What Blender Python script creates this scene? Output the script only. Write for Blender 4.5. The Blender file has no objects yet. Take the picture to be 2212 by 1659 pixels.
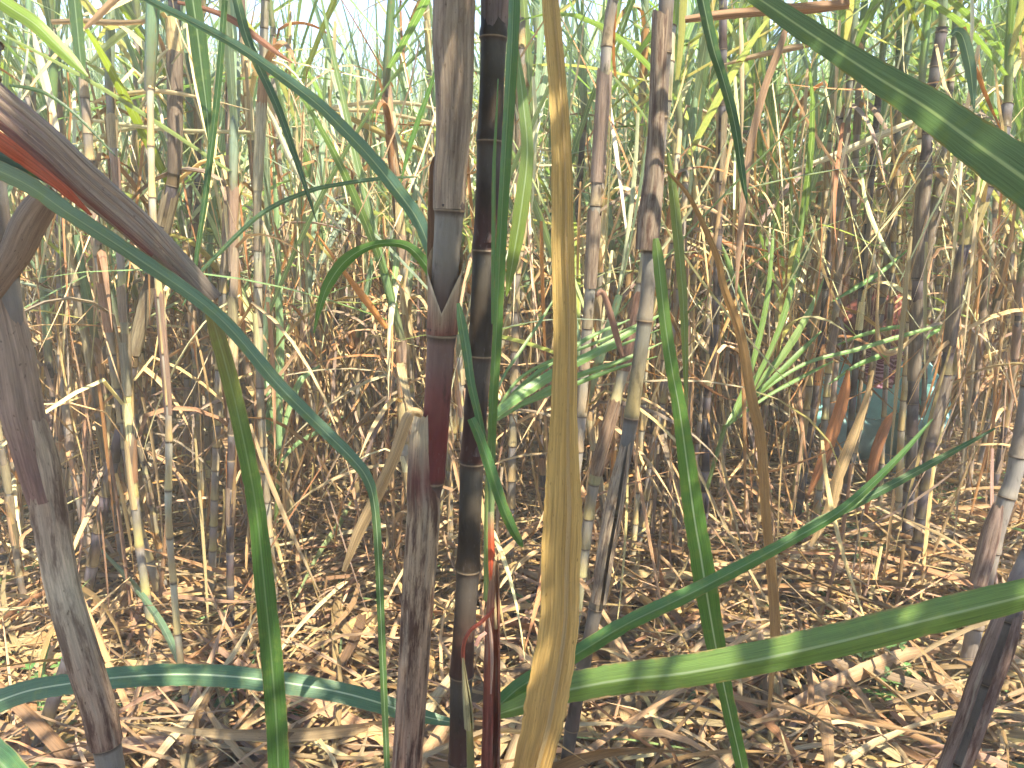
import bpy, math, random
from mathutils import Vector, Matrix, noise

R = math.radians
sc = bpy.context.scene
COL = sc.collection
rng = random.Random(11)

# ------------------------------------------------------------------ camera
CAM_H, PITCH, FPX = 1.5, R(10.0), 1736.0           # photo measured on a 2212 x 1659 grid
cam = bpy.data.cameras.new("camera"); cam_o = bpy.data.objects.new("camera", cam); COL.objects.link(cam_o)
cam_o.location = (0, 0, CAM_H); cam_o.rotation_euler = (R(90) - PITCH, 0, 0)
cam.sensor_width = 36; cam.lens = 36 * FPX / 2212
cam.clip_start = 0.02; cam.clip_end = 3000
sc.camera = cam_o
FWD = Vector((0, math.cos(PITCH), -math.sin(PITCH))); UP = Vector((0, math.sin(PITCH), math.cos(PITCH)))
EYE = Vector((0, 0, CAM_H))
def at(px, py, Y):
    d = FWD + Vector((1, 0, 0)) * ((px - 1106) / FPX) - UP * ((py - 829.5) / FPX)
    return EYE + d * (Y / d.y)
def ground_Y(py): return CAM_H / math.tan(PITCH + math.atan((py - 829.5) / FPX))
def proj(p):
    d = p - EYE; z = d.dot(FWD)
    return 1106 + d.x / z * FPX, 829.5 - d.dot(UP) / z * FPX, z
def px2m(w, p): return w * (p - EYE).dot(FWD) / FPX

# ------------------------------------------------------------------ mesh builder
class MB:
    def __init__(s): s.v = []; s.f = []; s.c = []; s.u = []
    def grid(s, rows, cols, uvs, closed=False):
        """rows: list of equally long lists of points"""
        b = len(s.v); n = len(rows[0])
        if isinstance(cols, tuple): cols = [cols] * len(rows)
        for r, cc, uu in zip(rows, cols, uvs):
            s.v.extend(r)
            for k in range(n):
                s.c.append(cc[k] if isinstance(cc, list) else cc); s.u.append(uu[k])
        for i in range(len(rows) - 1):
            for k in range(n if closed else n - 1):
                k2 = (k + 1) % n
                s.f.append((b + i*n + k, b + i*n + k2, b + (i+1)*n + k2, b + (i+1)*n + k))
    def cap(s, ring, c):
        b = len(s.v); s.v.extend(ring); s.c.extend([c]*len(ring)); s.u.extend([(.5, 0)]*len(ring))
        s.f.append(tuple(range(b, b + len(ring))))
    def mesh(s, name, mat):
        me = bpy.data.meshes.new(name)
        me.from_pydata([tuple(p) for p in s.v], [], s.f)
        a = me.color_attributes.new("Col", 'FLOAT_COLOR', 'POINT')
        flat = []
        for c in s.c: flat.extend(c if len(c) == 4 else (c[0], c[1], c[2], 0.0))
        a.data.foreach_set("color", flat)
        uv = me.uv_layers.new(name="UVMap")
        li = [0] * len(me.loops); me.loops.foreach_get("vertex_index", li)
        fu = []
        for i in li: fu.extend(s.u[i])
        uv.data.foreach_set("uv", fu)
        me.polygons.foreach_set("use_smooth", [True] * len(me.polygons))
        me.materials.append(mat)
        return me
    def build(s, name, mat, parent=None):
        o = bpy.data.objects.new(name, s.mesh(name, mat)); COL.objects.link(o)
        if parent: o.parent = parent
        return o
def link(name, me, parent=None, loc=(0, 0, 0), rot=(0, 0, 0), scale=(1, 1, 1)):
    o = bpy.data.objects.new(name, me); COL.objects.link(o)
    if parent: o.parent = parent
    o.location = loc; o.rotation_euler = rot; o.scale = scale
    return o
def tag(o, label, cat, group=None, kind=None):
    if label: o["label"] = label
    if cat: o["category"] = cat
    if group: o["group"] = group
    if kind: o["kind"] = kind
    return o
def empty(name, loc=(0, 0, 0)):
    o = bpy.data.objects.new(name, None); COL.objects.link(o); o.location = loc; o.empty_display_size = .05
    return o

def mixc(a, b, t): return tuple(x + (y - x) * t for x, y in zip(a, b))
def jit(c, r, amt=.15):
    k = 1 + r.uniform(-amt, amt)
    return tuple(max(0, x * k * (1 + r.uniform(-amt, amt) * .35)) for x in c[:3]) + tuple(c[3:])
def spline(P, n):
    """Catmull-Rom through tuples/Vectors, n samples per span"""
    P = [Vector(p) for p in P]
    Q = [P[0] * 2 - P[1]] + P + [P[-1] * 2 - P[-2]]
    out = []
    for i in range(1, len(Q) - 2):
        a, b, c, d = Q[i-1], Q[i], Q[i+1], Q[i+2]
        for k in range(n):
            t = k / n
            out.append(.5 * ((2*b) + (c - a)*t + (2*a - 5*b + 4*c - d)*t*t + (3*b - a - 3*c + d)*t**3))
    out.append(P[-1]); return out

# ------------------------------------------------------------------ materials
def nodes(name):
    m = bpy.data.materials.new(name); m.use_nodes = True
    nt = m.node_tree; nt.nodes.clear()
    return m, nt
class NT:
    def __init__(s, nt): s.nt = nt
    def n(s, t, **kw):
        x = s.nt.nodes.new(t)
        for k, v in kw.items():
            if k.startswith('i_'): x.inputs[k[2:].replace('_', ' ')].default_value = v
            else: setattr(x, k, v)
        return x
    def l(s, a, b): s.nt.links.new(a, b)
    def math(s, op, a, b=None, c=None, clamp=False):
        x = s.n('ShaderNodeMath', operation=op, use_clamp=clamp)
        for i, q in enumerate((a, b, c)):
            if q is None: continue
            if hasattr(q, 'is_output'): s.l(q, x.inputs[i])
            else: x.inputs[i].default_value = q
        return x.outputs[0]
    def mix(s, fac, a, b, blend='MIX'):
        x = s.n('ShaderNodeMix', data_type='RGBA', blend_type=blend)
        for i, q in ((0, fac), (6, a), (7, b)):
            if hasattr(q, 'is_output'): s.l(q, x.inputs[i])
            else: x.inputs[i].default_value = q if i == 0 else (*q[:3], 1)
        return x.outputs[2]
    def noise(s, vec, scale=1., detail=3., rough=.55, dim='3D'):
        x = s.n('ShaderNodeTexNoise'); x.inputs['Scale'].default_value = scale
        x.inputs['Detail'].default_value = detail; x.inputs['Roughness'].default_value = rough
        s.l(vec, x.inputs['Vector']); return x.outputs['Fac']
    def ramp(s, v, lo, hi):
        x = s.n('ShaderNodeMapRange', interpolation_type='SMOOTHSTEP')
        s.l(v, x.inputs[0]); x.inputs[1].default_value = lo; x.inputs[2].default_value = hi
        return x.outputs[0]

def common(t):
    at_ = t.n('ShaderNodeAttribute', attribute_name='Col')
    uv = t.n('ShaderNodeUVMap', uv_map='UVMap')
    oi = t.n('ShaderNodeObjectInfo')
    sep = t.n('ShaderNodeSeparateXYZ'); t.l(uv.outputs[0], sep.inputs[0])
    return at_.outputs['Color'], at_.outputs['Alpha'], sep.outputs[0], sep.outputs[1], oi.outputs['Random']
def vec(t, x, y, z):
    c = t.n('ShaderNodeCombineXYZ')
    for i, q in enumerate((x, y, z)):
        if hasattr(q, 'is_output'): t.l(q, c.inputs[i])
        else: c.inputs[i].default_value = q
    return c.outputs[0]
def surface(t, col, rough, transl, bump=None, spec=.4, bstr=.3, bdist=.001, tcol=None):
    p = t.n('ShaderNodeBsdfPrincipled'); t.l(col, p.inputs['Base Color'])
    if hasattr(rough, 'is_output'): t.l(rough, p.inputs['Roughness'])
    else: p.inputs['Roughness'].default_value = rough
    if hasattr(spec, 'is_output'): t.l(spec, p.inputs['Specular IOR Level'])
    else: p.inputs['Specular IOR Level'].default_value = spec
    if bump is not None:
        b = t.n('ShaderNodeBump'); b.inputs['Strength'].default_value = bstr; b.inputs['Distance'].default_value = bdist
        t.l(bump, b.inputs['Height']); t.l(b.outputs[0], p.inputs['Normal'])
    out = t.n('ShaderNodeOutputMaterial')
    if transl:
        tr = t.n('ShaderNodeBsdfTranslucent'); t.l(tcol if tcol is not None else col, tr.inputs['Color'])
        mx = t.n('ShaderNodeMixShader'); mx.inputs[0].default_value = transl
        t.l(p.outputs[0], mx.inputs[1]); t.l(tr.outputs[0], mx.inputs[2]); t.l(mx.outputs[0], out.inputs[0])
    else: t.l(p.outputs[0], out.inputs[0])

def mat_leaf():
    m, nt = nodes("cane_leaf_green"); t = NT(nt)
    c, a, u, v, rnd = common(t)
    seed = t.math('MULTIPLY', rnd, 37.)
    fib = t.noise(vec(t, t.math('MULTIPLY', u, 26.), t.math('MULTIPLY', v, 1.2), seed), 1., 3.)
    fine = t.noise(vec(t, t.math('MULTIPLY', u, 90.), t.math('MULTIPLY', v, 3.), seed), 1., 1.)
    patch = t.noise(vec(t, t.math('MULTIPLY', u, 1.5), t.math('MULTIPLY', v, 7.), seed), 1., 3.)
    veins = t.math('SINE', t.math('MULTIPLY', u, 150.))
    fib = t.math('ADD', fib, t.math('MULTIPLY', veins, .055))
    spots = t.ramp(t.noise(vec(t, t.math('MULTIPLY', u, 9.), t.math('MULTIPLY', v, 70.), seed), 1., 2.), .70, .78)
    k = t.math('ADD', t.math('MULTIPLY', fib, 1.15), t.math('MULTIPLY', fine, .75))
    k = t.math('ADD', k, .06)
    col = t.mix(1., c, vec(t, k, k, k), 'MULTIPLY')
    col = t.mix(t.math('MULTIPLY', t.ramp(patch, .5, .75), .35), col, (.20, .26, .05))
    col = t.mix(t.math('MULTIPLY', spots, .35), col, (.10, .055, .02))
    d = t.math('ABSOLUTE', t.math('SUBTRACT', u, .5))
    edge = t.ramp(t.math('ADD', d, t.math('MULTIPLY', t.math('SUBTRACT', patch, .5), .22)), .46, .50)
    col = t.mix(t.math('MULTIPLY', edge, .7), col, (.27, .20, .085))
    rib = t.math('SUBTRACT', 1., t.ramp(d, .018, .055))
    col = t.mix(t.math('MULTIPLY', rib, a), col, (.42, .50, .34))
    tc = t.mix(1., col, (1.2, 1.35, .6), 'MULTIPLY')
    surface(t, col, .38, .36, fib, .5, .35, .0015, tc)
    return m
def mat_dry():
    m, nt = nodes("dry_cane_leaf"); t = NT(nt)
    c, a, u, v, rnd = common(t)
    seed = t.math('MULTIPLY', rnd, 53.)
    geo = t.n('ShaderNodeNewGeometry')
    isl = t.math('MULTIPLY', geo.outputs['Random Per Island'], 91.)
    seed = t.math('ADD', seed, isl)
    fib = t.noise(vec(t, t.math('MULTIPLY', u, 22.), t.math('MULTIPLY', v, 1.6), seed), 1., 4.)
    fine = t.noise(vec(t, t.math('MULTIPLY', u, 70.), t.math('MULTIPLY', v, 4.), seed), 1., 2.)
    k = t.math('ADD', t.math('ADD', t.math('MULTIPLY', fib, 1.35), t.math('MULTIPLY', fine, .75)), -.02)
    col = t.mix(1., c, vec(t, k, k, k), 'MULTIPLY')
    crs = t.noise(vec(t, t.math('MULTIPLY', u, 6.5), t.math('MULTIPLY', v, .45), t.math('ADD', seed, 3.)), 1., 4., .6)
    kc = t.math('ADD', t.math('MULTIPLY', crs, 1.3), .35)
    col = t.mix(1., col, vec(t, kc, kc, kc), 'MULTIPLY')
    mot = t.noise(vec(t, t.math('MULTIPLY', u, 5.5), t.math('MULTIPLY', v, 1.5), seed), 1., 6., .72)
    mm = t.math('MULTIPLY', t.ramp(mot, .42, .62), a)
    col = t.mix(mm, col, (.060, .022, .016))
    wx = t.noise(vec(t, t.math('MULTIPLY', u, 9.), t.math('MULTIPLY', v, 1.3), t.math('ADD', seed, 9.)), 1., 4.)
    col = t.mix(t.math('MULTIPLY', t.math('MULTIPLY', t.ramp(wx, .52, .68), a), .5), col, (.42, .36, .27))
    spk = t.ramp(t.noise(vec(t, t.math('MULTIPLY', u, 17.), t.math('MULTIPLY', v, 15.), seed), 1., 2.), .66, .73)
    col = t.mix(t.math('MULTIPLY', spk, .55), col, (.055, .028, .012))
    tc = t.mix(1., col, (1.15, .95, .68), 'MULTIPLY')
    surface(t, col, .62, .22, fib, .25, .5, .0015, tc)
    return m
def mat_stalk():
    m, nt = nodes("cane_rind"); t = NT(nt)
    c, a, u, v, rnd = common(t)
    tc = t.n('ShaderNodeTexCoord'); mp = t.n('ShaderNodeMapping'); mp.inputs['Scale'].default_value = (1, 1, .35)
    add = t.n('ShaderNodeVectorMath', operation='ADD'); t.l(tc.outputs['Object'], add.inputs[0])
    s3 = t.math('MULTIPLY', rnd, 17.); t.l(vec(t, s3, s3, s3), add.inputs[1]); t.l(add.outputs[0], mp.inputs[0])
    big = t.noise(mp.outputs[0], 45., 5., .65)
    sm = t.noise(mp.outputs[0], 210., 3., .6)
    streak = t.noise(vec(t, t.math('MULTIPLY', u, 30.), t.math('MULTIPLY', v, 1.5), s3), 1., 3.)
    k = t.math('ADD', t.math('ADD', t.math('MULTIPLY', big, .7), t.math('MULTIPLY', streak, .5)), .40)
    col = t.mix(1., c, vec(t, k, k, k), 'MULTIPLY')
    soot = t.math('MULTIPLY', t.ramp(big, .52, .66), a)
    col = t.mix(soot, col, (.022, .017, .015))
    dust = t.math('MULTIPLY', t.math('MULTIPLY', t.ramp(sm, .60, .72), .28), t.math('SUBTRACT', 1.05, a))
    col = t.mix(dust, col, (.30, .27, .25))
    rg = t.math('ADD', t.math('MULTIPLY', sm, .3), .32)
    surface(t, col, rg, 0, sm, t.math('MULTIPLY', t.math('SUBTRACT', 1.05, a), .26), .25, .0015)
    return m
def mat_plain(name, col, rough=.8, nscale=60., amt=.5, spec=.3, bstr=.3):
    m, nt = nodes(name); t = NT(nt)
    tc = t.n('ShaderNodeTexCoord')
    n = t.noise(tc.outputs['Object'], nscale, 4.)
    k = t.math('ADD', t.math('MULTIPLY', n, amt), 1 - amt / 2)
    surface(t, t.mix(1., (*col, 1), vec(t, k, k, k), 'MULTIPLY'), rough, 0, n, spec, bstr, .004)
    return m
M_LEAF, M_DRY, M_STALK = mat_leaf(), mat_dry(), mat_stalk()
def mat_ground():
    m, nt = nodes("field_soil"); t = NT(nt)
    tc = t.n('ShaderNodeTexCoord')
    n = t.noise(tc.outputs['Object'], 9., 8., .7); f = t.noise(tc.outputs['Object'], 70., 4., .6)
    col = t.mix(t.ramp(n, .35, .7), (.055, .034, .020), (.15, .095, .052))
    col = t.mix(t.math('MULTIPLY', t.ramp(f, .55, .7), .6), col, (.26, .18, .10))
    surface(t, col, .9, 0, f, .1, .6, .02)
    return m
M_GROUND = mat_ground()

# ------------------------------------------------------------------ palettes (linear albedo; alpha = mottling / midrib)
GREEN = (.15, .235, .10, .9); BLUEGREEN = (.19, .27, .175, 1.); LIGHTGREEN = (.19, .28, .085, .6); YELLOWGREEN = (.24, .27, .045, .5)
TAN = (.45, .32, .16, .0); PALE = (.60, .48, .28, 0); BROWN = (.29, .18, .09, .15); ORANGE = (.38, .19, .075, .1); GREYBROWN = (.26, .19, .14, .25)
PURPLE = (.18, .14, .105); WAX = (.25, .235, .215); YEL = (.38, .29, .125); OLIVE = (.27, .22, .125); DARK = (.040, .028, .026); RED = (.17, .040, .035)
ASH = (.29, .25, .225); PINK = (.28, .20, .15)

# ------------------------------------------------------------------ stalk
def frame(tan, ref=None):
    t = tan.normalized(); r = ref or (Vector((1, 0, 0)) if abs(t.x) < .9 else Vector((0, 1, 0)))
    s = t.cross(r).normalized(); return s, t.cross(s).normalized()
FR = [(0.0, 1.07), (.035, 1.10), (.09, 1.02), (.3, .955), (.6, .95), (.82, .98), (.93, 1.0), (.975, 1.04), (.99, 1.13)]
FR_LOW = [(0.0, 1.08), (.07, 1.03), (.5, .95), (.9, 1.0), (.985, 1.12)]
def internode_col(pal, f, r):
    base, low, wax, soot = pal
    if f >= .985: return (.26, .19, .12, .3)                     # leaf scar edge
    if f >= .97: return (.07, .05, .04, .4)
    if f > .8: return (*mixc(base, wax, .6), soot * .6)
    if f > .55: return (*mixc(base, wax, .22), soot)
    if f < .02: return (*mixc(low, (.05, .04, .03), .5), soot)
    if f < .12: return (*mixc(low, YEL, .12 if sum(low[:3]) > .3 else 0), soot * .5)
    if f < .4: return (*mixc(low, base, .35), soot)
    return (*base, soot)
PALS = {
    'mix':    lambda r: (jit(r.choice([PURPLE, ASH, OLIVE, PURPLE, (.24, .19, .15)]), r, .25), jit(r.choice([YEL, OLIVE, PURPLE, YEL]), r, .25), jit(WAX, r, .2), r.uniform(.1, .8)),
    'yellow': lambda r: (jit(r.choice([YEL, OLIVE, (.36, .28, .13)]), r, .2), jit(YEL, r, .2), jit((.36, .33, .28), r, .2), r.uniform(.1, .6)),
    'purple': lambda r: (jit(r.choice([PURPLE, PURPLE, PINK, ASH]), r, .2), jit(r.choice([PURPLE, PINK, YEL]), r, .2), jit(WAX, r, .2), r.uniform(.0, .5)),
    'dark':   lambda r: (jit(r.choice([DARK, (.07, .05, .05), (.10, .07, .07)]), r, .25), jit(r.choice([DARK, (.12, .09, .05)]), r, .25), jit((.17, .16, .17), r, .2), r.uniform(.6, 1.)),
}
def stalk(mb, path, rad, seglen, pal, r, sides=8, lod=0, nodes_at=None, pals=None):
    """path: dense list of Vectors from base up; rad: function(s 0..1)->radius"""
    L = [0.0]
    for a, b in zip(path, path[1:]): L.append(L[-1] + (b - a).length)
    tot = L[-1]
    if nodes_at is None:
        nodes_at = [0.0]; s = r.uniform(.02, .08)
        while s < tot: nodes_at.append(s); s += seglen * r.uniform(.8, 1.25) * (1 if s > .25 else .6)
        nodes_at.append(tot)
    def P(s):
        s = min(max(s, 0), tot)
        lo = 0; hi = len(L) - 1
        while hi - lo > 1:
            m = (lo + hi) // 2
            if L[m] <= s: lo = m
            else: hi = m
        k = (s - L[lo]) / max(1e-9, L[hi] - L[lo]); return path[lo].lerp(path[hi], k)
    rows, cols, uvs = [], [], []
    base_pal = PALS[pal](r)
    prof = FR if lod == 0 else FR_LOW
    for i in range(len(nodes_at) - 1):
        s0, s1 = nodes_at[i], nodes_at[i+1]
        if s1 - s0 < .004: continue
        pl = pals[i] if pals else ((lambda a, b: tuple(mixc(jit(p_, r, .14), q_, b) if isinstance(p_, tuple) else p_ * r.uniform(.7, 1.2) for p_, q_ in zip(a, PALS[pal](r))))(base_pal, r.choice([0, .15, .5])) if True else None)
        zig = r.uniform(-.0012, .0012)
        for f, k in prof:
            s = s0 + (s1 - s0) * f; p = P(s); tan = P(s + .01) - P(s - .01)
            X, Yv = frame(tan); rr = rad(s / tot) * k
            p = p + X * zig * math.sin(f * 3.14)
            rows.append([p + X * (rr * math.cos(q)) + Yv * (rr * math.sin(q)) for q in [2*math.pi*j/sides for j in range(sides)]])
            cols.append(internode_col(pl, f, r)); uvs.append([(j / sides if j <= sides/2 else 1 - j/sides, s * 8) for j in range(sides)])
    mb.grid(rows, cols, uvs, True); mb.cap(rows[-1], (.3, .24, .15, 0))
    return P, tot, nodes_at

# ------------------------------------------------------------------ ribbon leaves
def ribbon(mb, pts, widths, cols, side=None, sides=None, fold=.18, nx=2, v0=0., wav=0., r=None):
    rows, cc, uu = [], [], []; n = len(pts); v = v0
    prev = None
    for i, p in enumerate(pts):
        tan = (pts[min(i+1, n-1)] - pts[max(i-1, 0)]).normalized()
        s = sides[i] if sides else side
        s = (s - tan * s.dot(tan))
        s = s.normalized() if s.length > 1e-5 else frame(tan)[0]
        nr = s.cross(tan)
        w = widths[i] / 2
        if i: v += (p - pts[i-1]).length
        row = []; ur = []
        for k in range(nx + 1):
            q = -1 + 2 * k / nx
            off = fold * abs(q) * w
            if wav and r: off += r.uniform(-wav, wav) * w * abs(q)
            row.append(p + s * (q * w) + nr * off); ur.append(((q + 1) / 2, v * 8))
        rows.append(row); cc.append(cols[i] if isinstance(cols, list) else cols); uu.append(ur)
    mb.grid(rows, cc, uu)
def leaf_curve(p, az, incl, L, bend, n, r, twist=.5, power=1.6, wind=0.):
    """grows from p; incl = angle from vertical at start, bends by `bend` along its length"""
    pts = [p]; sides = []; d = Vector((math.cos(az), math.sin(az), 0)); st = L / n
    tw = r.uniform(-twist, twist); az2 = r.uniform(-.35, .35)
    for i in range(n + 1):
        f = i / n; a = incl + bend * f ** power
        dd = Matrix.Rotation(az2 * f, 3, 'Z') @ d
        tan = Vector((dd.x * math.sin(a), dd.y * math.sin(a), math.cos(a)))
        sd = Vector((-dd.y, dd.x, 0)); sd = Matrix.Rotation(tw * f, 3, tan) @ sd
        sides.append(sd)
        if i < n: pts.append(pts[-1] + tan * st)
    return pts, sides
def wprof(n, w, base=.55, peak=.35):
    out = []
    for i in range(n + 1):
        f = i / n
        k = base + (1 - base) * min(1, f / peak) if f < peak else max(.03, 1 - ((f - peak) / (1 - peak)) ** 1.8)
        out.append(w * k)
    return out
def crown(mb, r, n=11, L=1.2, w=.030, seg=8, green=None, top=Vector((0, 0, 0))):
    az0 = r.uniform(0, 6.28); spin = r.uniform(-.25, .25)
    # green sheath bundle
    rows, cc, uu = [], [], []; h = r.uniform(.28, .42)
    g = green or jit(r.choice([GREEN, BLUEGREEN, BLUEGREEN, LIGHTGREEN]), r, .2)
    for i in range(5):
        f = i / 4; rr = .013 + .007 * math.sin(f * 2.4) - .006 * f
        rows.append([top + Vector((rr * math.cos(q), rr * math.sin(q), -.03 + h * f)) for q in [math.pi*j/3 for j in range(6)]])
        cc.append((*mixc((.20, .17, .11), g[:3], min(1, f * 2.2)), 0)); uu.append([(j / 6, f * h * 8) for j in range(6)])
    mb.grid(rows, cc, uu, True)
    for i in range(n):
        f = i / max(1, n - 1)                                   # 0 lowest, 1 youngest
        az = az0 + i * math.pi + spin * i + r.uniform(-.45, .45)
        incl = R(58) * (1 - f) ** 1.3 + R(r.uniform(3, 12)); bend = R(r.uniform(20, 100)) * (1 - .85 * f)
        l = L * r.uniform(.75, 1.15) * (1 - .25 * abs(f - .5))
        c = jit(g, r, .22)
        if f < .34 and r.random() < .65: c = jit(r.choice([YELLOWGREEN, (.50, .42, .24, .2), (.55, .48, .30, .1), (.40, .42, .22, .4)]), r, .2)
        p = top + Vector((0, 0, h * (.15 + .85 * f)))
        pts, sd = leaf_curve(p, az, incl, l, bend, seg, r, .7)
        cols = [mixc(c, jit(YELLOWGREEN, r), max(0, (k / seg - .75)) * 2 * r.random()) for k in range(seg + 1)]
        ribbon(mb, pts, wprof(seg, w * r.uniform(.8, 1.2), .6, .3), cols, sides=sd, fold=.28)
def dead_leaf(mb, r, P, s, az, rad, L, col, seg=9, w=.03, droop=None):
    """dry sheath round the stalk with a broken blade hanging from it"""
    h = r.uniform(.10, .22); c = col
    rows, cc, uu = [], [], []; span = r.uniform(3.2, 5.2)
    for i in range(4):
        f = i / 3; p = P(s + h * f); rr = rad * (1.10 + .28 * f)
        k = span * (1 - .45 * f)
        rows.append([p + Vector((rr * math.cos(az + k * (j / 6 - .5)), rr * math.sin(az + k * (j / 6 - .5)), 0)) for j in range(7)])
        cc.append(jit(c, r, .1)); uu.append([(j / 6, f * h * 8) for j in range(7)])
    mb.grid(rows, cc, uu)
    p = P(s + h) + Vector((math.cos(az), math.sin(az), 0)) * rad * 1.2
    a0 = R(r.uniform(10, 50)); b = R(r.uniform(125, 178)) - a0 if droop is None else droop
    pts, sd = leaf_curve(p, az, a0, L, b, seg, r, 1.6, r.choice([.2, .3, .5]))
    ribbon(mb, pts, wprof(seg, w, .8, .25), [jit(c, r, .12) for _ in range(seg + 1)], sides=sd, fold=r.choice([.5, .7, -.4, 1.0]))

DRYS = [TAN, TAN, BROWN, BROWN, PALE, TAN, ORANGE, GREYBROWN, GREYBROWN]
def wander(base, top, r, amt=.03, n=14, bow=None):
    a1, a2 = (r.uniform(0, 6.28), r.uniform(0, 6.28)); b = bow if bow is not None else r.uniform(-.10, .10)
    ax = Vector((math.cos(a1), math.sin(a1), 0)); bx = Vector((math.cos(a2), math.sin(a2), 0)); L = (top - base).length
    return [base.lerp(top, f) + ax * (math.sin(f * math.pi) * b * L * .5) + bx * (math.sin(f * 7.) * amt * .35)
            for f in [i / n for i in range(n + 1)]]

GREYSHEATH = (.25, .185, .13, .4)
def dry_sheath(mb, P, s0, s1, rad, c, r, open_az=None, n=10, flare=.16, sides=14, slit=.5):
    """papery sheath hugging the stalk, overlapping edges, ragged mouth"""
    az = r.uniform(0, 6.28) if open_az is None else open_az
    c = (c[0] * .92, c[1] * 1.0, c[2] * .88) + tuple(c[3:])
    rows, cc, uu = [], [], []; span = 2 * math.pi - slit
    for i in range(n + 1):
        f = i / n; s = s0 + (s1 - s0) * f; p = P(s); tan = P(s + .01) - P(s - .01); X, Yv = frame(tan)
        row = []
        for j in range(sides + 1):
            a = az + slit / 2 + span * j / sides
            rr = rad * (1.07 + flare * f ** .7 + .03 * math.sin(a * 5 + s0 * 40) + (.05 * j / sides))
            q = p + X * (rr * math.cos(a)) + Yv * (rr * math.sin(a))
            if i == n: q = q + tan.normalized() * r.uniform(-.012, .015)
            row.append(q)
        rows.append(row); cc.append(c); uu.append([(j / sides * 2.2, (s) * 8) for j in range(sides + 1)])
    mb.grid(rows, cc, uu)

# ------------------------------------------------------------------ crown and cane prototypes
CROWNS = []; SPARSE = []
for i in range(12):
    mb = MB(); crown(mb, random.Random(100 + i), n=random.Random(i).choice([10, 11, 12, 13]), L=random.Random(i * 3).uniform(1.05, 1.5))
    CROWNS.append(mb.mesh("leaf_crown", M_LEAF))
for i in range(5):
    mb = MB(); crown(mb, random.Random(180 + i), n=random.Random(i).choice([4, 5, 6]), L=1.15)
    SPARSE.append(mb.mesh("leaf_crown", M_LEAF))
PROTO = []
for i in range(16):
    r = random.Random(300 + i); h = r.uniform(1.55, 2.25); rad = r.uniform(.0115, .0155)
    path = wander(Vector((0, 0, -.05)), Vector((r.uniform(-.1, .1), r.uniform(-.1, .1), h)), r)
    mb = MB(); P, tot, nd = stalk(mb, path, lambda s, rad=rad: rad * (1.05 - .2 * s), r.uniform(.10, .15), r.choice(['mix', 'mix', 'yellow', 'purple', 'dark']), r, 7, 1)
    st = mb.mesh("stalk", M_STALK)
    mb = MB()
    for k in range(r.randint(6, 10)):
        s = r.uniform(.28, .98) * tot
        dead_leaf(mb, r, P, s, r.uniform(0, 6.28), rad, r.uniform(.35, .95), jit(r.choice(DRYS), r, .25), 8, r.uniform(.015, .032))
    s = r.uniform(.35, .5) * tot
    while s < tot * .95:
        e = r.uniform(.08, .2); PR_C = jit(r.choice([(.36,.25,.19,.25), (.30,.20,.15,.35), (.42,.31,.22,.2), GREYSHEATH, (.33,.21,.17,.3)]), r, .2)
        if r.random() < .75: dry_sheath(mb, P, s, min(tot - .01, s + e), rad, PR_C, r, None, 3, .22, 7, .6)
        s += e + r.choice([0., .03, .08])
    PROTO.append((st, mb.mesh("dead_leaves", M_DRY), path[-1], h))

CLEAR = []                                                      # (x, y, radius) kept free of random canes
def cane_labelled(label, group, cat="sugar cane"):
    o = empty("sugar_cane"); tag(o, label, cat, group); return o
def put_cane(x, y, z, i, rz, tilt, taz, sz, label, group, r, with_crown=True, dead=True):
    st, dl, top, h = PROTO[i]
    o = cane_labelled(label, group); o.location = (x, y, z)
    o.rotation_euler = (tilt * math.cos(taz), tilt * math.sin(taz), rz); o.scale = (1, 1, sz)
    link("stalk", st, o)
    if dead: link("dead_leaves", dl, o)
    if 1:
        link("leaf_crown", r.choice(CROWNS if with_crown and (y > 6.3 or x > .8 or y < 2.4) else SPARSE), o, top, (r.uniform(-.12, .12), r.uniform(-.12, .12), r.uniform(0, 6.28)), (1, 1, 1 / sz))
    return o

def gz(x, y): return .05 * noise.noise(Vector((x * .8, y * .8, 0))) + .02 * noise.noise(Vector((x * 3, y * 3, 5)))

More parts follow.
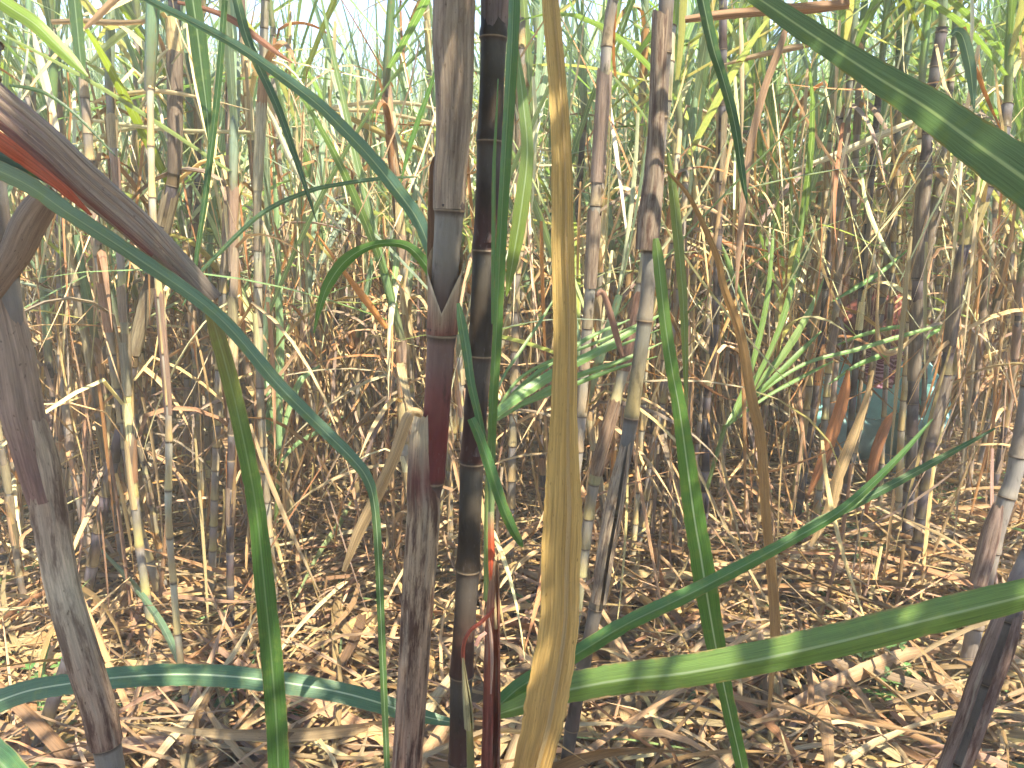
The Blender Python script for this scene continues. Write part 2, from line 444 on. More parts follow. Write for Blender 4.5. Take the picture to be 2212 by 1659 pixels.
# placed canes: traced in the picture, stood on the ground at the depth where their foot shows
def placed(pts, w, base_y=None, pal='mix', label="", group="canes standing in the nearest rows", Y=None, top=None, crown_on=True, ndead=3, seed=0, seglen=None, sheaths=(), sides=10):
    r = random.Random(1000 + seed)
    Y = Y or ground_Y(base_y)
    W = [at(x, y, Y) for x, y in pts]                           # from top to bottom
    W = [p + Vector((0, r.uniform(-.01, .01), 0)) for p in W]
    rad = px2m(w, W[len(W)//2]) / 2
    W = W[::-1]
    d = (W[1] - W[0]); d = d / max(.2, d.z) if d.z > 0 else Vector((0, 0, 1))
    foot = W[0] - d * (W[0].z + .04)
    if W[0].z > .02: W = [foot] + W
    tp = top or r.uniform(1.75, 2.3)
    if W[-1].z < tp:
        e = (W[-1] - W[-2]); e = e / max(.3, e.z); e.x *= .7
        k = tp - W[-1].z
        W = W + [W[-1] + e * k * .5 , W[-1] + e * k + Vector((0, .04, 0))]
    path = spline(W, 5)
    root = empty("sugar_cane", foot); tag(root, label, "sugar cane", group)
    path = [p - foot for p in path]
    mb = MB(); P, tot, nd = stalk(mb, path, lambda s: rad * (1.03 - .12 * s), seglen or r.uniform(.095, .13), pal, r, sides, 0)
    mb.build("stalk", M_STALK, root)
    if ndead:
        mb = MB()
        for k in range(ndead):
            dead_leaf(mb, r, P, r.uniform(.4, .95) * tot, r.uniform(0, 6.28), rad, r.uniform(.3, .8), jit(r.choice(DRYS), r, .25), 9, r.uniform(.014, .03))
        mb.build("dead_leaves", M_DRY, root)
    for (f0, f1, c) in sheaths:
        mb = MB(); dry_sheath(mb, P, f0 * tot, f1 * tot, rad, c, r); mb.build("dry_sheath", M_DRY, root)
    if crown_on:
        link("leaf_crown", r.choice(CROWNS if r.random() < (.8 if foot.x > .8 else .45) else SPARSE), root, path[-1], (r.uniform(-.1, .1), r.uniform(-.1, .1), r.uniform(0, 6.28)))
    CLEAR.append((foot.x, foot.y, .05))
    return root
# ------------------------------------------------------------------ traced single leaves
def hero_leaf(name, label, pts, col, mat, cat="leaf", group=None, roll=0., fold=.22, nx=6, n=7, cols=None, rolls=None, wav=.03, seed=0, parent=None):
    """pts: (px, py, Y, width_px)"""
    r = random.Random(5000 + seed)
    S = spline([Vector((*at(a, b, Y),)).to_4d() for a, b, Y, w in pts], n)
    Wd = spline([Vector((w, Y, 0)) for a, b, Y, w in pts], n)
    Pp = [Vector(s[:3]) for s in S]
    m = len(Pp); sides = []; ws = []
    for i, p in enumerate(Pp):
        tan = (Pp[min(i+1, m-1)] - Pp[max(i-1, 0)]).normalized(); view = (p - EYE).normalized()
        s = tan.cross(view).normalized()
        f = i / (m - 1)
        wj = (1 + r.uniform(-.035, .03)) * (.93 if r.random() < .04 else 1)
        ra = roll if rolls is None else rolls[0] + (rolls[1] - rolls[0]) * f
        s = Matrix.Rotation(ra, 3, tan) @ s
        sides.append(s); ws.append(max(.0012, px2m(Wd[i].x, p)) * wj / max(.5, math.cos(ra)))
    o0 = Pp[0].copy()
    mb = MB()
    if cols:
        K = len(cols) - 1
        cl = []
        for i in range(m):
            q = i / (m - 1) * K; a = min(K - 1, int(q)); cl.append(mixc(cols[a], cols[a+1], q - a))
    else: cl = [col] * m
    ribbon(mb, [p - o0 for p in Pp], ws, cl, sides=sides, fold=fold, nx=nx, wav=wav, r=r)
    o = mb.build(name, mat, parent); o.location = o0
    if label: tag(o, label, cat, group)
    return o
# ------------------------------------------------------------------ traced tubes (dry sheaths, bundles)
def tube_traced(name, pts, Y, col, mat, parent=None, depth=1.0, n=5, sides=16, rag=.4, ridges=.04, seed=0, slit=0.0, az=0., base=None, cols=None, urep=2.):
    """pts: (px, py, w) from the mouth end to the foot end; Y a number or (first, last)"""
    r = random.Random(7000 + seed); m0 = len(pts)
    ys = (Y, Y) if not isinstance(Y, tuple) else Y
    S = spline([Vector((*at(x, y, ys[0] + (ys[1]-ys[0]) * i / (m0-1)), w)) for i, (x, y, w) in enumerate(pts)], n)
    o0 = base if base is not None else Vector(S[-1][:3])
    rows, cc, uu = [], [], []; v = 0; m = len(S); rg = [r.uniform(-1, 1) for _ in range(sides + 1)]
    ph = [r.uniform(0, 6.28) for _ in range(3)]
    for i, s in enumerate(S):
        p = Vector(s[:3]); a = Vector(S[max(i-1, 0)][:3]); b = Vector(S[min(i+1, m-1)][:3]); tan = (b - a).normalized()
        if i: v += (p - Vector(S[i-1][:3])).length
        view = (p - EYE).normalized(); X = tan.cross(view).normalized(); Z = X.cross(tan).normalized()
        rr = px2m(s[3], p) / 2; row = []
        for j in range(sides + 1):
            q = az + slit / 2 + (2 * math.pi - slit) * j / sides
            k = 1 + ridges * math.sin(q * 4 + ph[0]) + ridges * .6 * math.sin(q * 9 + ph[1]) + (.05 * j / sides if slit else 0)
            pt = p + X * (rr * k * math.cos(q)) + Z * (rr * k * depth * math.sin(q))
            if i == 0: pt = pt - tan * (rr * rag * rg[j % sides])
            row.append(pt - o0)
        rows.append(row); uu.append([(j / sides * urep, v * 8) for j in range(sides + 1)])
        if cols:
            q = i / (m - 1) * (len(cols) - 1); a_ = min(len(cols) - 2, int(q)); cc.append(mixc(cols[a_], cols[a_ + 1], q - a_))
        else: cc.append(col)
    mb = MB(); mb.grid(rows, cc, uu)
    if not slit or depth < .9:
        rev = [p for p in rows[-1][:-1]]; mb.cap(rev, cc[-1])
    o = mb.build(name, mat, parent)
    if not parent: o.location = o0
    return o
def hero_cane(pts, w, Y, node_py, pals, label, top=2.0, crown_on=True, group=None, foot_lean=None, seed=0):
    r = random.Random(2000 + seed)
    W = [at(x, y, Y) for x, y in pts][::-1]
    rad = px2m(w, at(pts[len(pts)//2][0], pts[len(pts)//2][1], Y)) / 2
    d = (W[1] - W[0]); d = d / max(.2, d.z)
    foot = W[0] - d * (W[0].z + .04)
    e = W[-1] - W[-2]; e = e / e.z; k = max(.15, top - W[-1].z)
    W = [foot, foot.lerp(W[0], .5)] + W + [W[-1] + e * k * .5, W[-1] + e * k + Vector((0, .03, 0))]
    path = spline(W, 6); L = [0]
    for a, b in zip(path, path[1:]): L.append(L[-1] + (b - a).length)
    PY = [proj(p)[1] if (p - EYE).dot(FWD) > .1 else 9999 for p in path]
    nd = []
    for py in node_py:
        for i in range(len(path) - 1):
            if PY[i] >= py >= PY[i+1] and PY[i] < 9000:
                nd.append(L[i] + (L[i+1] - L[i]) * (PY[i] - py) / max(1e-6, PY[i] - PY[i+1])); break
    nd = sorted(nd); step = .125
    low = []; s = nd[0] - step
    while s > .03: low.append(s); s -= step
    hi = []; s = nd[-1] + step
    while s < L[-1] - .04: hi.append(s); s += step
    al = [0.0] + low[::-1] + nd + hi + [L[-1]]
    k0 = 1 + len(low)
    pp = []
    for i in range(len(al) - 1):
        j = i - k0 + 1
        pp.append(pals[min(max(j, 0), len(pals) - 1)])
    root = empty("sugar_cane", foot); tag(root, label, "sugar cane", group)
    mb = MB(); P, tot, _ = stalk(mb, [p - foot for p in path], lambda s: rad, .1, 'mix', r, 18, 0, al, pp)
    mb.build("stalk", M_STALK, root)
    if crown_on: link("leaf_crown", r.choice(CROWNS), root, path[-1] - foot, (r.uniform(-.1, .1), r.uniform(-.1, .1), r.uniform(0, 6.28)), (1.1, 1.1, 1.05))
    CLEAR.append((foot.x, foot.y, .08))
    return root, foot, rad

DK = ((.040, .031, .023), (.044, .031, .022), (.085, .077, .066), .8)
DKR = ((.046, .031, .024), (.065, .028, .022), (.088, .078, .068), .75)
REDI = ((.13, .032, .027), (.15, .038, .032), (.15, .13, .11), .6)
GREYI = ((.14, .12, .11), (.085, .06, .05), (.21, .20, .19), .7)
WAXI = ((.16, .138, .115), (.09, .045, .036), (.21, .19, .16), .8)

def tone(b, l=None, w=WAX, s=.5): return (b, l or b, w, s)
# A: the big stalk left of centre, three dry sheaths
Ya = 1.05
A, fa, ra = hero_cane([(988, -40), (981, 120), (975, 300), (971, 453), (961, 600), (954, 721), (946, 850), (938, 960), (925, 1060), (914, 1120), (903, 1273), (892, 1440), (878, 1659)],
    60, Ya, [452, 721, 1036, 1330, 1600], [REDI, REDI, REDI, ((.15, .034, .028), (.13, .030, .026), (.15, .13, .11), .6), WAXI, GREYI],
    "thick reddish cane with grey waxy joint and split mottled sheath, left of the near-black stalk", top=2.05, seed=1)
tube_traced("dry_sheath", [(982, -60, 92), (981, 20, 89), (979, 90, 88), (981, 180, 81), (979, 290, 73), (972, 380, 70), (970, 452, 68)], Ya, (.34, .26, .19, .4), M_DRY, A, seed=1, slit=.25, az=1.4, base=fa, rag=.2)
tube_traced("dry_sheath", [(960, 335, 40), (953, 362, 56), (951, 430, 60), (951, 560, 66), (954, 640, 67), (955, 722, 66)], Ya + .004, (.26, .17, .12, .35), M_DRY, A, seed=2, slit=3.6, az=-1.9, base=fa, rag=.3)
def v_sheath():
    rows, cc, uu = [], [], []; n = 10; sd = 28
    for i in range(n + 1):
        f = i / n; row = []; ur = []
        for j in range(sd + 1):
            q = 2 * math.pi * j / sd                                   # 3pi/2 faces the camera
            dq = abs((q - 1.5 * math.pi + math.pi) % (2 * math.pi) - math.pi)
            topy = 674 - 95 * math.sin(min(dq, 1.57)) - max(0, dq - 1.2) * 45
            py = 722 + (topy - 722) * f
            cx = 955 + (967 - 955) * (722 - py) / 260
            w = 66 + 7 * f ** 2 - 2 * math.sin(f * 3)
            p = at(cx, py, Ya); rr = px2m(w, p) / 2 * (1.03 + .05 * f)
            row.append(p + Vector((rr * math.cos(q), rr * math.sin(q), 0)) - fa); ur.append((j / sd * 2, (722 - py) * .006))
        rows.append(row); uu.append(ur); cc.append((.50, .41, .29, .1) if i >= n - 1 else mixc((.20, .075, .05, .3), (.38, .28, .19, .15), min(1, f * 1.3)))
    mb = MB(); mb.grid(rows, cc, uu); mb.build("dry_sheath", M_DRY, A)
v_sheath()
tube_traced("dry_sheath", [(916, 893, 34), (912, 925, 44), (910, 985, 54), (912, 1060, 64), (914, 1120, 69), (903, 1273, 67), (893, 1440, 63), (878, 1659, 61), (872, 1740, 61)], Ya - .006, (.36, .26, .17, .95), M_DRY, A, seed=3, slit=.3, az=1.1, base=fa, rag=.35,
    cols=[(.46, .37, .25, .1), (.46, .37, .25, .3), (.18, .06, .05, .6), (.42, .31, .20, .9), (.42, .30, .20, .9), (.32, .20, .14, .95), (.25, .13, .10, 1.)])
hl = hero_leaf("dead_blade", None, [(914, 898, 1.02, 16), (897, 890, 1.01, 20), (880, 905, 1.0, 24), (850, 990, 1.0, 26), (812, 1075, 1.01, 26), (775, 1150, 1.02, 24), (742, 1235, 1.03, 10)], (.40, .28, .15, .1), M_DRY, fold=.5, seed=2)
hl.parent = A; hl.location = hl.location - fa

# C: near-black stalk
Cc, fc, rc = hero_cane([(1070, -40), (1066, 80), (1058, 303), (1048, 539), (1036, 766), (1020, 997), (1011, 1228), (997, 1456), (993, 1659)],
    53, 1.08, [80, 303, 539, 766, 997, 1228, 1456, 1642], [DK, DKR, DKR, DK, DKR, DK, DKR, DK, DK],
    "near-black bare cane with thin pale node rings, in the middle of the photo", top=2.0, seed=2)
tube_traced("dry_sheath", [(1069, -60, 60), (1068, 10, 58), (1066, 78, 54)], 1.08, (.17, .13, .12, .4), M_DRY, Cc, seed=5, slit=.3, az=1.5, base=fc, rag=.2)
mb = MB()                                                        # buds sitting on the nodes
for px, py in ((1056, 524), (1031, 985)):
    p = at(px, py, 1.08 - rc * 1.02); rows = []
    for i in range(5):
        f = i / 4; w = .006 * (1 - f) ** .7 + .0003
        rows.append([p + Vector((w * math.cos(q), .5 * w * math.sin(q) - .001, f * .014)) - fc for q in [k * math.pi / 4 for k in range(8)]])
    mb.grid(rows, [(.09, .05, .04, .2)] * 5, [[(k / 8, i / 4) for k in range(8)] for i in range(5)], True)
mb.build("buds", M_STALK, Cc)

# L: mottled leaning stalk at the left edge
Lc, fl, rl = hero_cane([(-18, 430), (0, 560), (28, 753), (46, 886), (75, 1000), (100, 1106), (135, 1273), (183, 1440), (225, 1590), (240, 1659)],
    60, 1.05, [590, 880, 1120, 1606], [WAXI, GREYI, tone((.16,.11,.085), s=.4), tone((.20,.145,.115), s=.4), tone((.18,.13,.10), s=.4)], "stout leaning cane in mottled brown and cream sheaths at the left edge", top=1.75, seed=3, crown_on=False)
tube_traced("dry_sheath", [(66, 905, 56), (90, 1000, 66), (106, 1106, 69), (136, 1273, 66), (184, 1440, 68), (212, 1530, 67), (228, 1606, 66)], 1.05, (.34, .24, .16, 1.), M_DRY, Lc, seed=7, slit=.3, az=.6, base=fl, rag=.3,
    cols=[(.44,.32,.22,.5),(.46,.34,.235,.7),(.42,.30,.21,.8),(.56,.46,.33,.6),(.38,.27,.19,.8),(.42,.29,.20,.8),(.28,.17,.12,.9)])
tube_traced("dry_sheath", [(-14, 560, 66), (-2, 640, 74), (25, 760, 79), (47, 886, 80), (66, 960, 77), (100, 1080, 70)], 1.05, (.27, .17, .13, .6), M_DRY, Lc, seed=8, slit=.4, az=2.2, base=fl, rag=.5,
    cols=[(.42,.30,.215,.2),(.38,.27,.20,.25),(.37,.26,.19,.25),(.33,.21,.16,.3),(.28,.16,.13,.4)])

# U2: long cane right of the tan leaf
def tone(b, l=None, w=WAX, s=.5): return (b, l or b, w, s)
U, fu, ru = hero_cane([(1442, -40), (1428, 200), (1418, 380), (1405, 550), (1393, 690), (1375, 820), (1364, 900), (1345, 1010), (1325, 1106), (1295, 1273), (1260, 1440), (1235, 1573), (1222, 1659)],
    31, 1.75, [250, 540, 690, 900, 1110, 1312, 1440, 1573], [tone(DARK, None, (.10,.09,.08), .8)] * 2 + [tone((.08, .06, .045), None, (.13,.12,.11), .7), tone((.13, .10, .07), None, (.16,.15,.14), .6), tone((.13, .11, .085), None, (.16,.15,.14), .6), tone((.15, .125, .08), (.20,.16,.08), (.17, .17, .155), .6), tone((.17,.145,.12), None, (.18,.18,.17), .5), tone((.13,.095,.08), None, (.17,.16,.15), .6), tone((.13,.095,.08), None, (.17,.16,.15), .6)],
    "long cane leaning right with grey dry sheaths, foot close behind the spotted tan leaf", top=2.25, seed=4)
tube_traced("dry_sheath", [(1426, 30, 34), (1418, 250, 33), (1412, 380, 42), (1402, 470, 48), (1396, 540, 46)], 1.74, (.25, .19, .145, .8), M_DRY, U, seed=11, slit=.4, az=1.2, base=fu, rag=.6)
tube_traced("dry_sheath", [(1352, 960, 20), (1338, 1030, 34), (1325, 1106, 40), (1308, 1200, 38), (1294, 1300, 33)], 1.74, (.38, .295, .205, .7), M_DRY, U, seed=12, slit=.4, az=-1.2, base=fu, rag=.8)
# bottom right thick stalk
Q2, fq, rq = hero_cane([(2290, 1100), (2212, 1240), (2178, 1330), (2140, 1440), (2097, 1573), (2062, 1659)],
    48, 1.3, [1335, 1470, 1640], [tone((.13, .11, .10), s=.6), tone((.22, .19, .18), s=.5), tone((.17, .13, .13), s=.5)], "thick leaning cane in the bottom right corner with a peeling brown sheath", top=1.6, seed=5, crown_on=False)
tube_traced("dry_sheath", [(2185, 1315, 48), (2160, 1390, 60), (2128, 1475, 60), (2097, 1565, 58), (2055, 1680, 60)], 1.29, (.21, .145, .12, .9), M_DRY, Q2, seed=14, slit=.5, az=-1.5, base=fq, rag=.6)
# right edge, grey-blue stalk
Re, fr_, rr_ = hero_cane([(2245, 700), (2214, 900), (2192, 1020), (2165, 1106), (2145, 1180), (2128, 1256)], 34, 2.35, [830, 985, 1072, 1190],
    [tone((.19,.15,.125), s=.6), tone((.20, .17, .15), s=.5), tone((.22, .20, .185), s=.5), tone((.21, .175, .15), s=.5), tone((.20, .16, .13), s=.5)], "pale grey cane with bluish wax near the right edge", top=2.0, seed=6)
tube_traced("dry_sheath", [(2156, 1090, 20), (2143, 1140, 34), (2130, 1190, 36), (2112, 1260, 34)], 2.33, (.24, .17, .14, .7), M_DRY, Re, seed=15, slit=1.6, az=1.5, base=fr_, rag=.6)

# ------------------------------------------------------------------ placed canes
i = 0
def PL(pts, w, by, pal, label, **k):
    global i; i += 1
    placed(pts, w, by, pal, label, seed=i, **k)
PL([(375,0),(381,300),(371,400),(325,600),(290,770),(265,905),(233,1040),(190,1273)], 26, 1400, 'dark', "dark crooked cane bending left below its grey waxy node, foot behind the mottled left stalk", sheaths=((.50, .60, GREYSHEATH), (.62, .74, GREYSHEATH), (.77, .93, (.20, .14, .12, .3))), ndead=1)
PL([(163,0),(190,283),(205,480),(225,620),(247,800),(275,990),(300,1140),(333,1249),(352,1350)], 20, 1400, 'purple', "long purple cane slanting down to the right, left of the crooked dark cane", sheaths=((.66, .78, (.30, .20, .18, .2)),))
PL([(110,60),(128,250),(128,430),(132,690),(135,800),(147,905),(158,1000),(170,1070),(195,1200)], 18, 1330, 'purple', "upright cane with a crimson internode and white nodes, nearest the brown leaning left stalk", sheaths=((.72, .84, (.40, .29, .24, .2)),))
PL([(502,0),(495,250),(493,420),(478,670),(471,853),(466,1047),(453,1330)], 17, 1370, 'purple', "straight cane in a pinkish sheath with white node, left of the dark green blade", sheaths=((.66, .78, (.42, .28, .23, .25)), (.80, .95, (.42, .29, .25, .2))), ndead=1)
PL([(573,0),(563,233),(556,433),(558,743),(564,896),(576,1106),(592,1273),(606,1390)], 18, 1410, 'mix', "ash coloured cane with yellow nodes rising beside the upright green shoot", sheaths=((.74, .86, (.45, .36, .26, .2)),), ndead=2)
PL([(350,700),(366,900),(367,1106),(371,1249),(385,1366),(405,1506),(440,1659)], 15, 1645, 'yellow', "thin yellow cane bowed over the blue-green blade at lower left", sheaths=((.55, .72, (.28, .17, .14, .3)),), ndead=1)
PL([(30,500),(45,640),(62,700),(75,800),(95,930),(120,1080)], 12, 1260, 'yellow', "slim yellow cane leaning right, leftmost of the yellow ones")
PL([(70,400),(85,560),(95,700),(105,800),(125,900),(140,1020)], 12, 1240, 'mix', "slim mixed yellow and grey cane just left of the crimson internode")
PL([(150,400),(170,553),(187,620),(203,720),(220,790),(240,880),(250,1000)], 13, 1270, 'mix', "slim cane leaning right between the crimson cane and the long purple cane")
PL([(365,420),(372,620),(377,750),(378,900)], 10, 1150, 'mix', "slim grey cane behind the crooked dark cane")
PL([(425,400),(415,650),(412,760),(405,860)], 10, 1160, 'mix', "slim purple cane under the blunt end of the brown sheath bundle")
PL([(408,560),(404,840),(405,1000),(404,1106)], 12, 1240, 'purple', "slim cane in lower middle left with bleached white section")
PL([(325,640),(330,820),(334,960)], 11, 1180, 'mix', "slim dark-noded cane right of the crooked dark cane")
PL([(298,40),(296,120),(294,230),(291,470),(290,700)], 13, 1190, 'purple', "pale pink cane straight up behind the brown sheath bundle", sheaths=((.6, .75, (.45, .33, .28, .1)),))
PL([(58,60),(63,130),(70,230),(60,500),(62,620)], 13, 1210, 'purple', "bluish cane at far left above the striped brown sheath bundle")
PL([(432,60),(430,170),(428,370),(426,500),(424,700)], 15, 1260, 'dark', "dim olive cane standing left of the pinkish sheathed cane", sheaths=((.5, .7, (.22, .15, .12, .3)),))
PL([(590,60),(588,130),(600,300),(615,480),(640,620),(667,720),(684,820),(703,900)], 12, 1140, 'purple', "slim cane with rosy lowest internodes slanting right of the upright green shoot")
PL([(922,-20),(929,200),(931,330),(934,600)], 12, 1160, 'purple', "slim mauve cane standing tight against the thick reddish cane")
PL([(1128,-10),(1125,150),(1122,330),(1118,500)], 20, 1330, 'mix', "grey cane behind the folded upright green blade", ndead=1, sheaths=((.72, .9, GREYSHEATH),))
PL([(1160,100),(1145,300),(1140,480),(1130,640)], 12, 1200, 'mix', "slim grey cane left of the spotted tan leaf")
PL([(1137,470),(1114,600),(1090,720),(1050,810),(994,886),(968,990),(945,1110)], 16, 1270, 'yellow', "yellow cane leaning across behind the near-black stalk", ndead=2)
PL([(1327,-20),(1314,67),(1301,233),(1294,333),(1282,500),(1275,620),(1270,690),(1262,800),(1255,900),(1240,1060)], 25, 1500, 'mix', "grey-blue cane close to the right of the spotted tan leaf", sheaths=((.62, .72, (.26, .18, .15, .5)), (.76, .9, (.30, .20, .18, .3))), ndead=1)
PL([(1300,500),(1297,580),(1290,700),(1284,850),(1280,1000)], 14, 1270, 'purple', "narrow brown cane touching the grey-blue cane right of the tan leaf", sheaths=((.5, .68, (.38, .27, .19, .3)),))
PL([(1432,280),(1395,560),(1373,673),(1347,800),(1325,886),(1300,970),(1280,1060),(1262,1200)], 25, 1480, 'mix', "leaning cane with red-brown sheath between tan leaf and hanging blade", sheaths=((.52, .63, (.27, .14, .11, .5)), (.36, .47, (.30, .18, .13, .7))), ndead=1, crown_on=False)
PL([(1445,480),(1405,700),(1393,800),(1388,900),(1378,1060),(1360,1290)], 13, 1320, 'yellow', "slim yellow cane right behind the long leaning cane")
PL([(1455,700),(1442,820),(1412,960),(1390,1106),(1370,1250)], 14, 1300, 'purple', "slim purple cane leaning right, left of the hanging green blade")
PL([(1450,500),(1432,800),(1436,950),(1455,1106),(1475,1250)], 11, 1290, 'mix', "slim bowed cane behind the hanging green blade")
PL([(1562,0),(1560,233),(1553,450),(1545,690),(1530,850),(1524,950),(1522,1106),(1500,1300)], 18, 1340, 'dark', "straight dark cane between the hanging green blade and the ochre leaf strip", sheaths=((.74, .84, GREYSHEATH),))
PL([(1515,200),(1510,300),(1497,560),(1490,700),(1480,850)], 11, 1190, 'mix', "slim cane left of the straight dark cane")
PL([(1530,700),(1520,830),(1508,940),(1503,1030)], 10, 1180, 'purple', "slim lilac cane low behind the straight dark cane")
PL([(1612,60),(1605,200),(1590,420),(1580,600)], 12, 1160, 'purple', "slim mauve cane above the ochre leaf strip")
PL([(1840,100),(1837,183),(1818,433),(1807,653),(1791,786),(1784,886),(1771,1020),(1762,1106)], 15, 1230, 'mix', "straight brown cane left of the teal jacket", sheaths=((.55, .7, (.27, .19, .16, .4)), (.72, .86, (.25, .17, .15, .4))))
PL([(1858,150),(1841,467),(1827,600),(1815,700),(1800,830),(1785,950)], 14, 1190, 'purple', "rosy sheathed cane nearly touching the left sleeve of the teal jacket", sheaths=((.5, .64, (.42, .27, .24, .2)),))
PL([(1800,200),(1765,650),(1757,720),(1751,803),(1741,893),(1724,1013),(1711,1106)], 15, 1200, 'yellow', "bright yellow cane, leftmost of the cluster before the teal worker")
PL([(1815,300),(1774,753),(1767,806),(1757,896),(1741,986),(1724,1106)], 16, 1215, 'dark', "dark cane crossing just right of the bright yellow cane in the cluster")
PL([(1943,200),(1917,553),(1901,703),(1887,783),(1874,853),(1854,930),(1834,1020),(1815,1110)], 15, 1185, 'mix', "yellow-and-grey cane crossing the front of the teal jacket", ndead=2)
PL([(1940,500),(1934,636),(1927,693),(1911,820),(1897,886)], 10, 1075, 'yellow', "slim yellow cane over the pink scarf")
PL([(1885,560),(1872,700),(1858,830),(1846,960)], 9, 1110, 'mix', "slim grey cane across the left half of the teal jacket")
PL([(1936,420),(1924,640),(1915,800),(1904,980)], 11, 1190, 'mix', "brown cane rising in front of the red hat")
PL([(1972,560),(1964,703),(1954,836),(1947,920),(1944,1053),(1940,1200)], 15, 1250, 'yellow', "yellow cane with long bare joints at the right shoulder of the teal worker")
PL([(2035,60),(2010,230),(1982,553),(1981,720),(1971,853),(1967,986),(1960,1106),(1962,1256)], 24, 1290, 'dark', "thick dark upright cane right of the teal worker", sheaths=((.42, .56, (.20, .15, .13, .4)), (.6, .78, (.22, .16, .14, .4))), ndead=1)
PL([(2140,387),(2077,553),(2057,720),(2041,836),(2014,936),(1994,1106),(1975,1250)], 24, 1340, 'dark', "thick dark cane leaning right, crossing foot with its upright neighbour", sheaths=((.38, .5, (.22, .16, .14, .4)), (.55, .7, (.21, .15, .13, .4))), ndead=1)
PL([(2110,420),(2091,620),(2071,753),(2048,853),(2030,950)], 12, 1160, 'yellow', "slim yellow cane between the thick leaning cane and the right edge")
PL([(2020,450),(2008,636),(2001,753),(1996,850)], 11, 1110, 'purple', "slim lilac cane seen between the two thick dark canes")
PL([(2033,430),(2030,560),(2029,653),(2026,760)], 9, 1060, 'yellow', "thinnest yellow cane behind the thick leaning cane")
PL([(150,1420),(110,1523),(77,1640)], 30, 1700, 'dark', "dark short cane low in the bottom left corner", Y=1.95, top=.46, crown_on=False, ndead=0)
PL([(640,300),(660,560),(672,700),(680,860)], 11, 1140, 'mix', "slim cane right of the upright shoot carrying an orange dead leaf")
PL([(2060,100),(2040,300),(2015,480),(2000,600)], 15, 1210, 'mix', "grey cane under the broad blue-green blade at upper right", sheaths=((.6, .76, GREYSHEATH),))
PL([(1905,150),(1885,360),(1872,520),(1860,660)], 15, 1200, 'dark', "waxy dark cane below the broad blue-green blade, left of the grey one", sheaths=((.62, .74, GREYSHEATH),))
PL([(1395,60),(1385,250),(1375,420),(1366,520)], 14, 1210, 'mix', "slim cane in brown husk behind the leaning waxy cane", sheaths=((.6, .8, (.32, .22, .15, .3)),))
PL([(1262,250),(1250,420),(1244,560),(1238,700)], 15, 1230, 'dark', "dark cane peeping out right of the tan leaf", ndead=1)

# ------------------------------------------------------------------ foreground single leaves
LG = None
def HL(label, pts, col, mat=M_LEAF, Y=None, **k):
    global i; i += 1
    if Y is not None: pts = [(a, b, Y, w) if not isinstance(Y, tuple) else (a, b, Y[0] + (Y[1]-Y[0]) * q / (len(pts)-1), w) for q, (a, b, w) in enumerate(pts)]
    return hero_leaf(k.pop('name', "cane_leaf"), label, pts, col, mat, "leaf", k.pop('group', LG), seed=i, **k)
G1 = (.082, .150, .052, .8); GB = (.095, .160, .105, .55); GD = (.040, .095, .035, .5)
# spotted tan leaf with its pale midrib
tanp = [(1186,-30,36),(1192,40,38),(1203,167,39),(1213,333,44),(1216,553,50),(1221,720,51),(1218,886,57),(1216,1020,72),(1216,1106,84),(1211,1220,85),(1208,1340,84),(1194,1440,90),(1181,1510,92),(1170,1573,88),(1149,1659,80),(1135,1760,74)]
tl = HL("broad golden tan dead leaf with brown specks hanging right of the near-black stalk", tanp, (.40, .245, .085, .0), M_DRY, Y=.8, fold=-.12, nx=8, wav=.02,
        cols=[(.47,.335,.14,0),(.45,.305,.11,0),(.44,.295,.10,0),(.46,.30,.10,.12),(.46,.295,.10,.15),(.40,.24,.075,.2)], name="dead_leaf", group="single leaves in the foreground")
mr = hero_leaf("midrib", None, [(a + w * .16, b, .796, max(4, w * .11)) for a, b, w in tanp], (.44, .31, .14, 0), M_DRY, fold=-.35, nx=3, seed=77); mr.parent = tl; mr.location = mr.location - tl.location
LG = "single leaves in the foreground"
HL("blue-green blade running from the left edge down past the brown bundle, then hanging straight", [(-40,352,40),(60,400,38),(150,462,36),(290,553,33),(467,680,30),(600,830,29),(700,930,27),(760,990,26),(792,1032,24),(808,1085,19),(817,1200,17),(827,1440,15),(836,1659,12),(840,1760,8)], GB, Y=.82, roll=.35, rolls=(.5, .1), cols=[(.19,.27,.20,.3), (.13,.215,.15,.4), (.11,.19,.13,.4), GB, G1, G1])
HL("olive to green blade hanging from the blunt brown bundle to the bottom", [(450,655,22),(468,720,32),(488,790,35),(513,890,36),(540,1020,37),(556,1120,38),(572,1273,43),(588,1440,46),(599,1600,45),(604,1760,44)], G1, Y=.86, fold=.15, roll=.2, cols=[(.19,.14,.05,.1),(.17,.165,.04,.2),(.085,.155,.03,.2),(.065,.14,.03,.2),(.06,.13,.03,.2),(.055,.125,.03,.2)])
HL("arched blue-green blade from the top left to behind the thick reddish cane", [(280,-30,14),(330,5,16),(420,50,18),(517,103,20),(600,160,23),(680,220,26),(738,275,28),(800,340,30),(860,415,32),(905,480,31),(935,560,26),(948,620,18)], (.11,.20,.15,.7), Y=1.35, roll=.4)
HL("long flat blue-green blade with white midrib lying across the lower left", [(-50,1535,50),(0,1513,48),(70,1490,46),(167,1474,46),(225,1466,46),(330,1458,46),(430,1457,46),(520,1463,46),(620,1475,46),(720,1492,44),(800,1512,42),(870,1535,36),(940,1553,24),(990,1563,12)], (.085,.165,.085,1.), Y=1.16, fold=.1, roll=-.25)
HL("broad bright green blade rising from the centre bottom to the right edge", [(1070,1545,24),(1150,1518,48),(1230,1490,62),(1350,1468,66),(1474,1455,68),(1640,1425,70),(1807,1388,72),(2000,1340,70),(2212,1288,66),(2320,1258,62)], (.125,.205,.052,.5), Y=(1.14,.9), fold=.38, roll=.3)
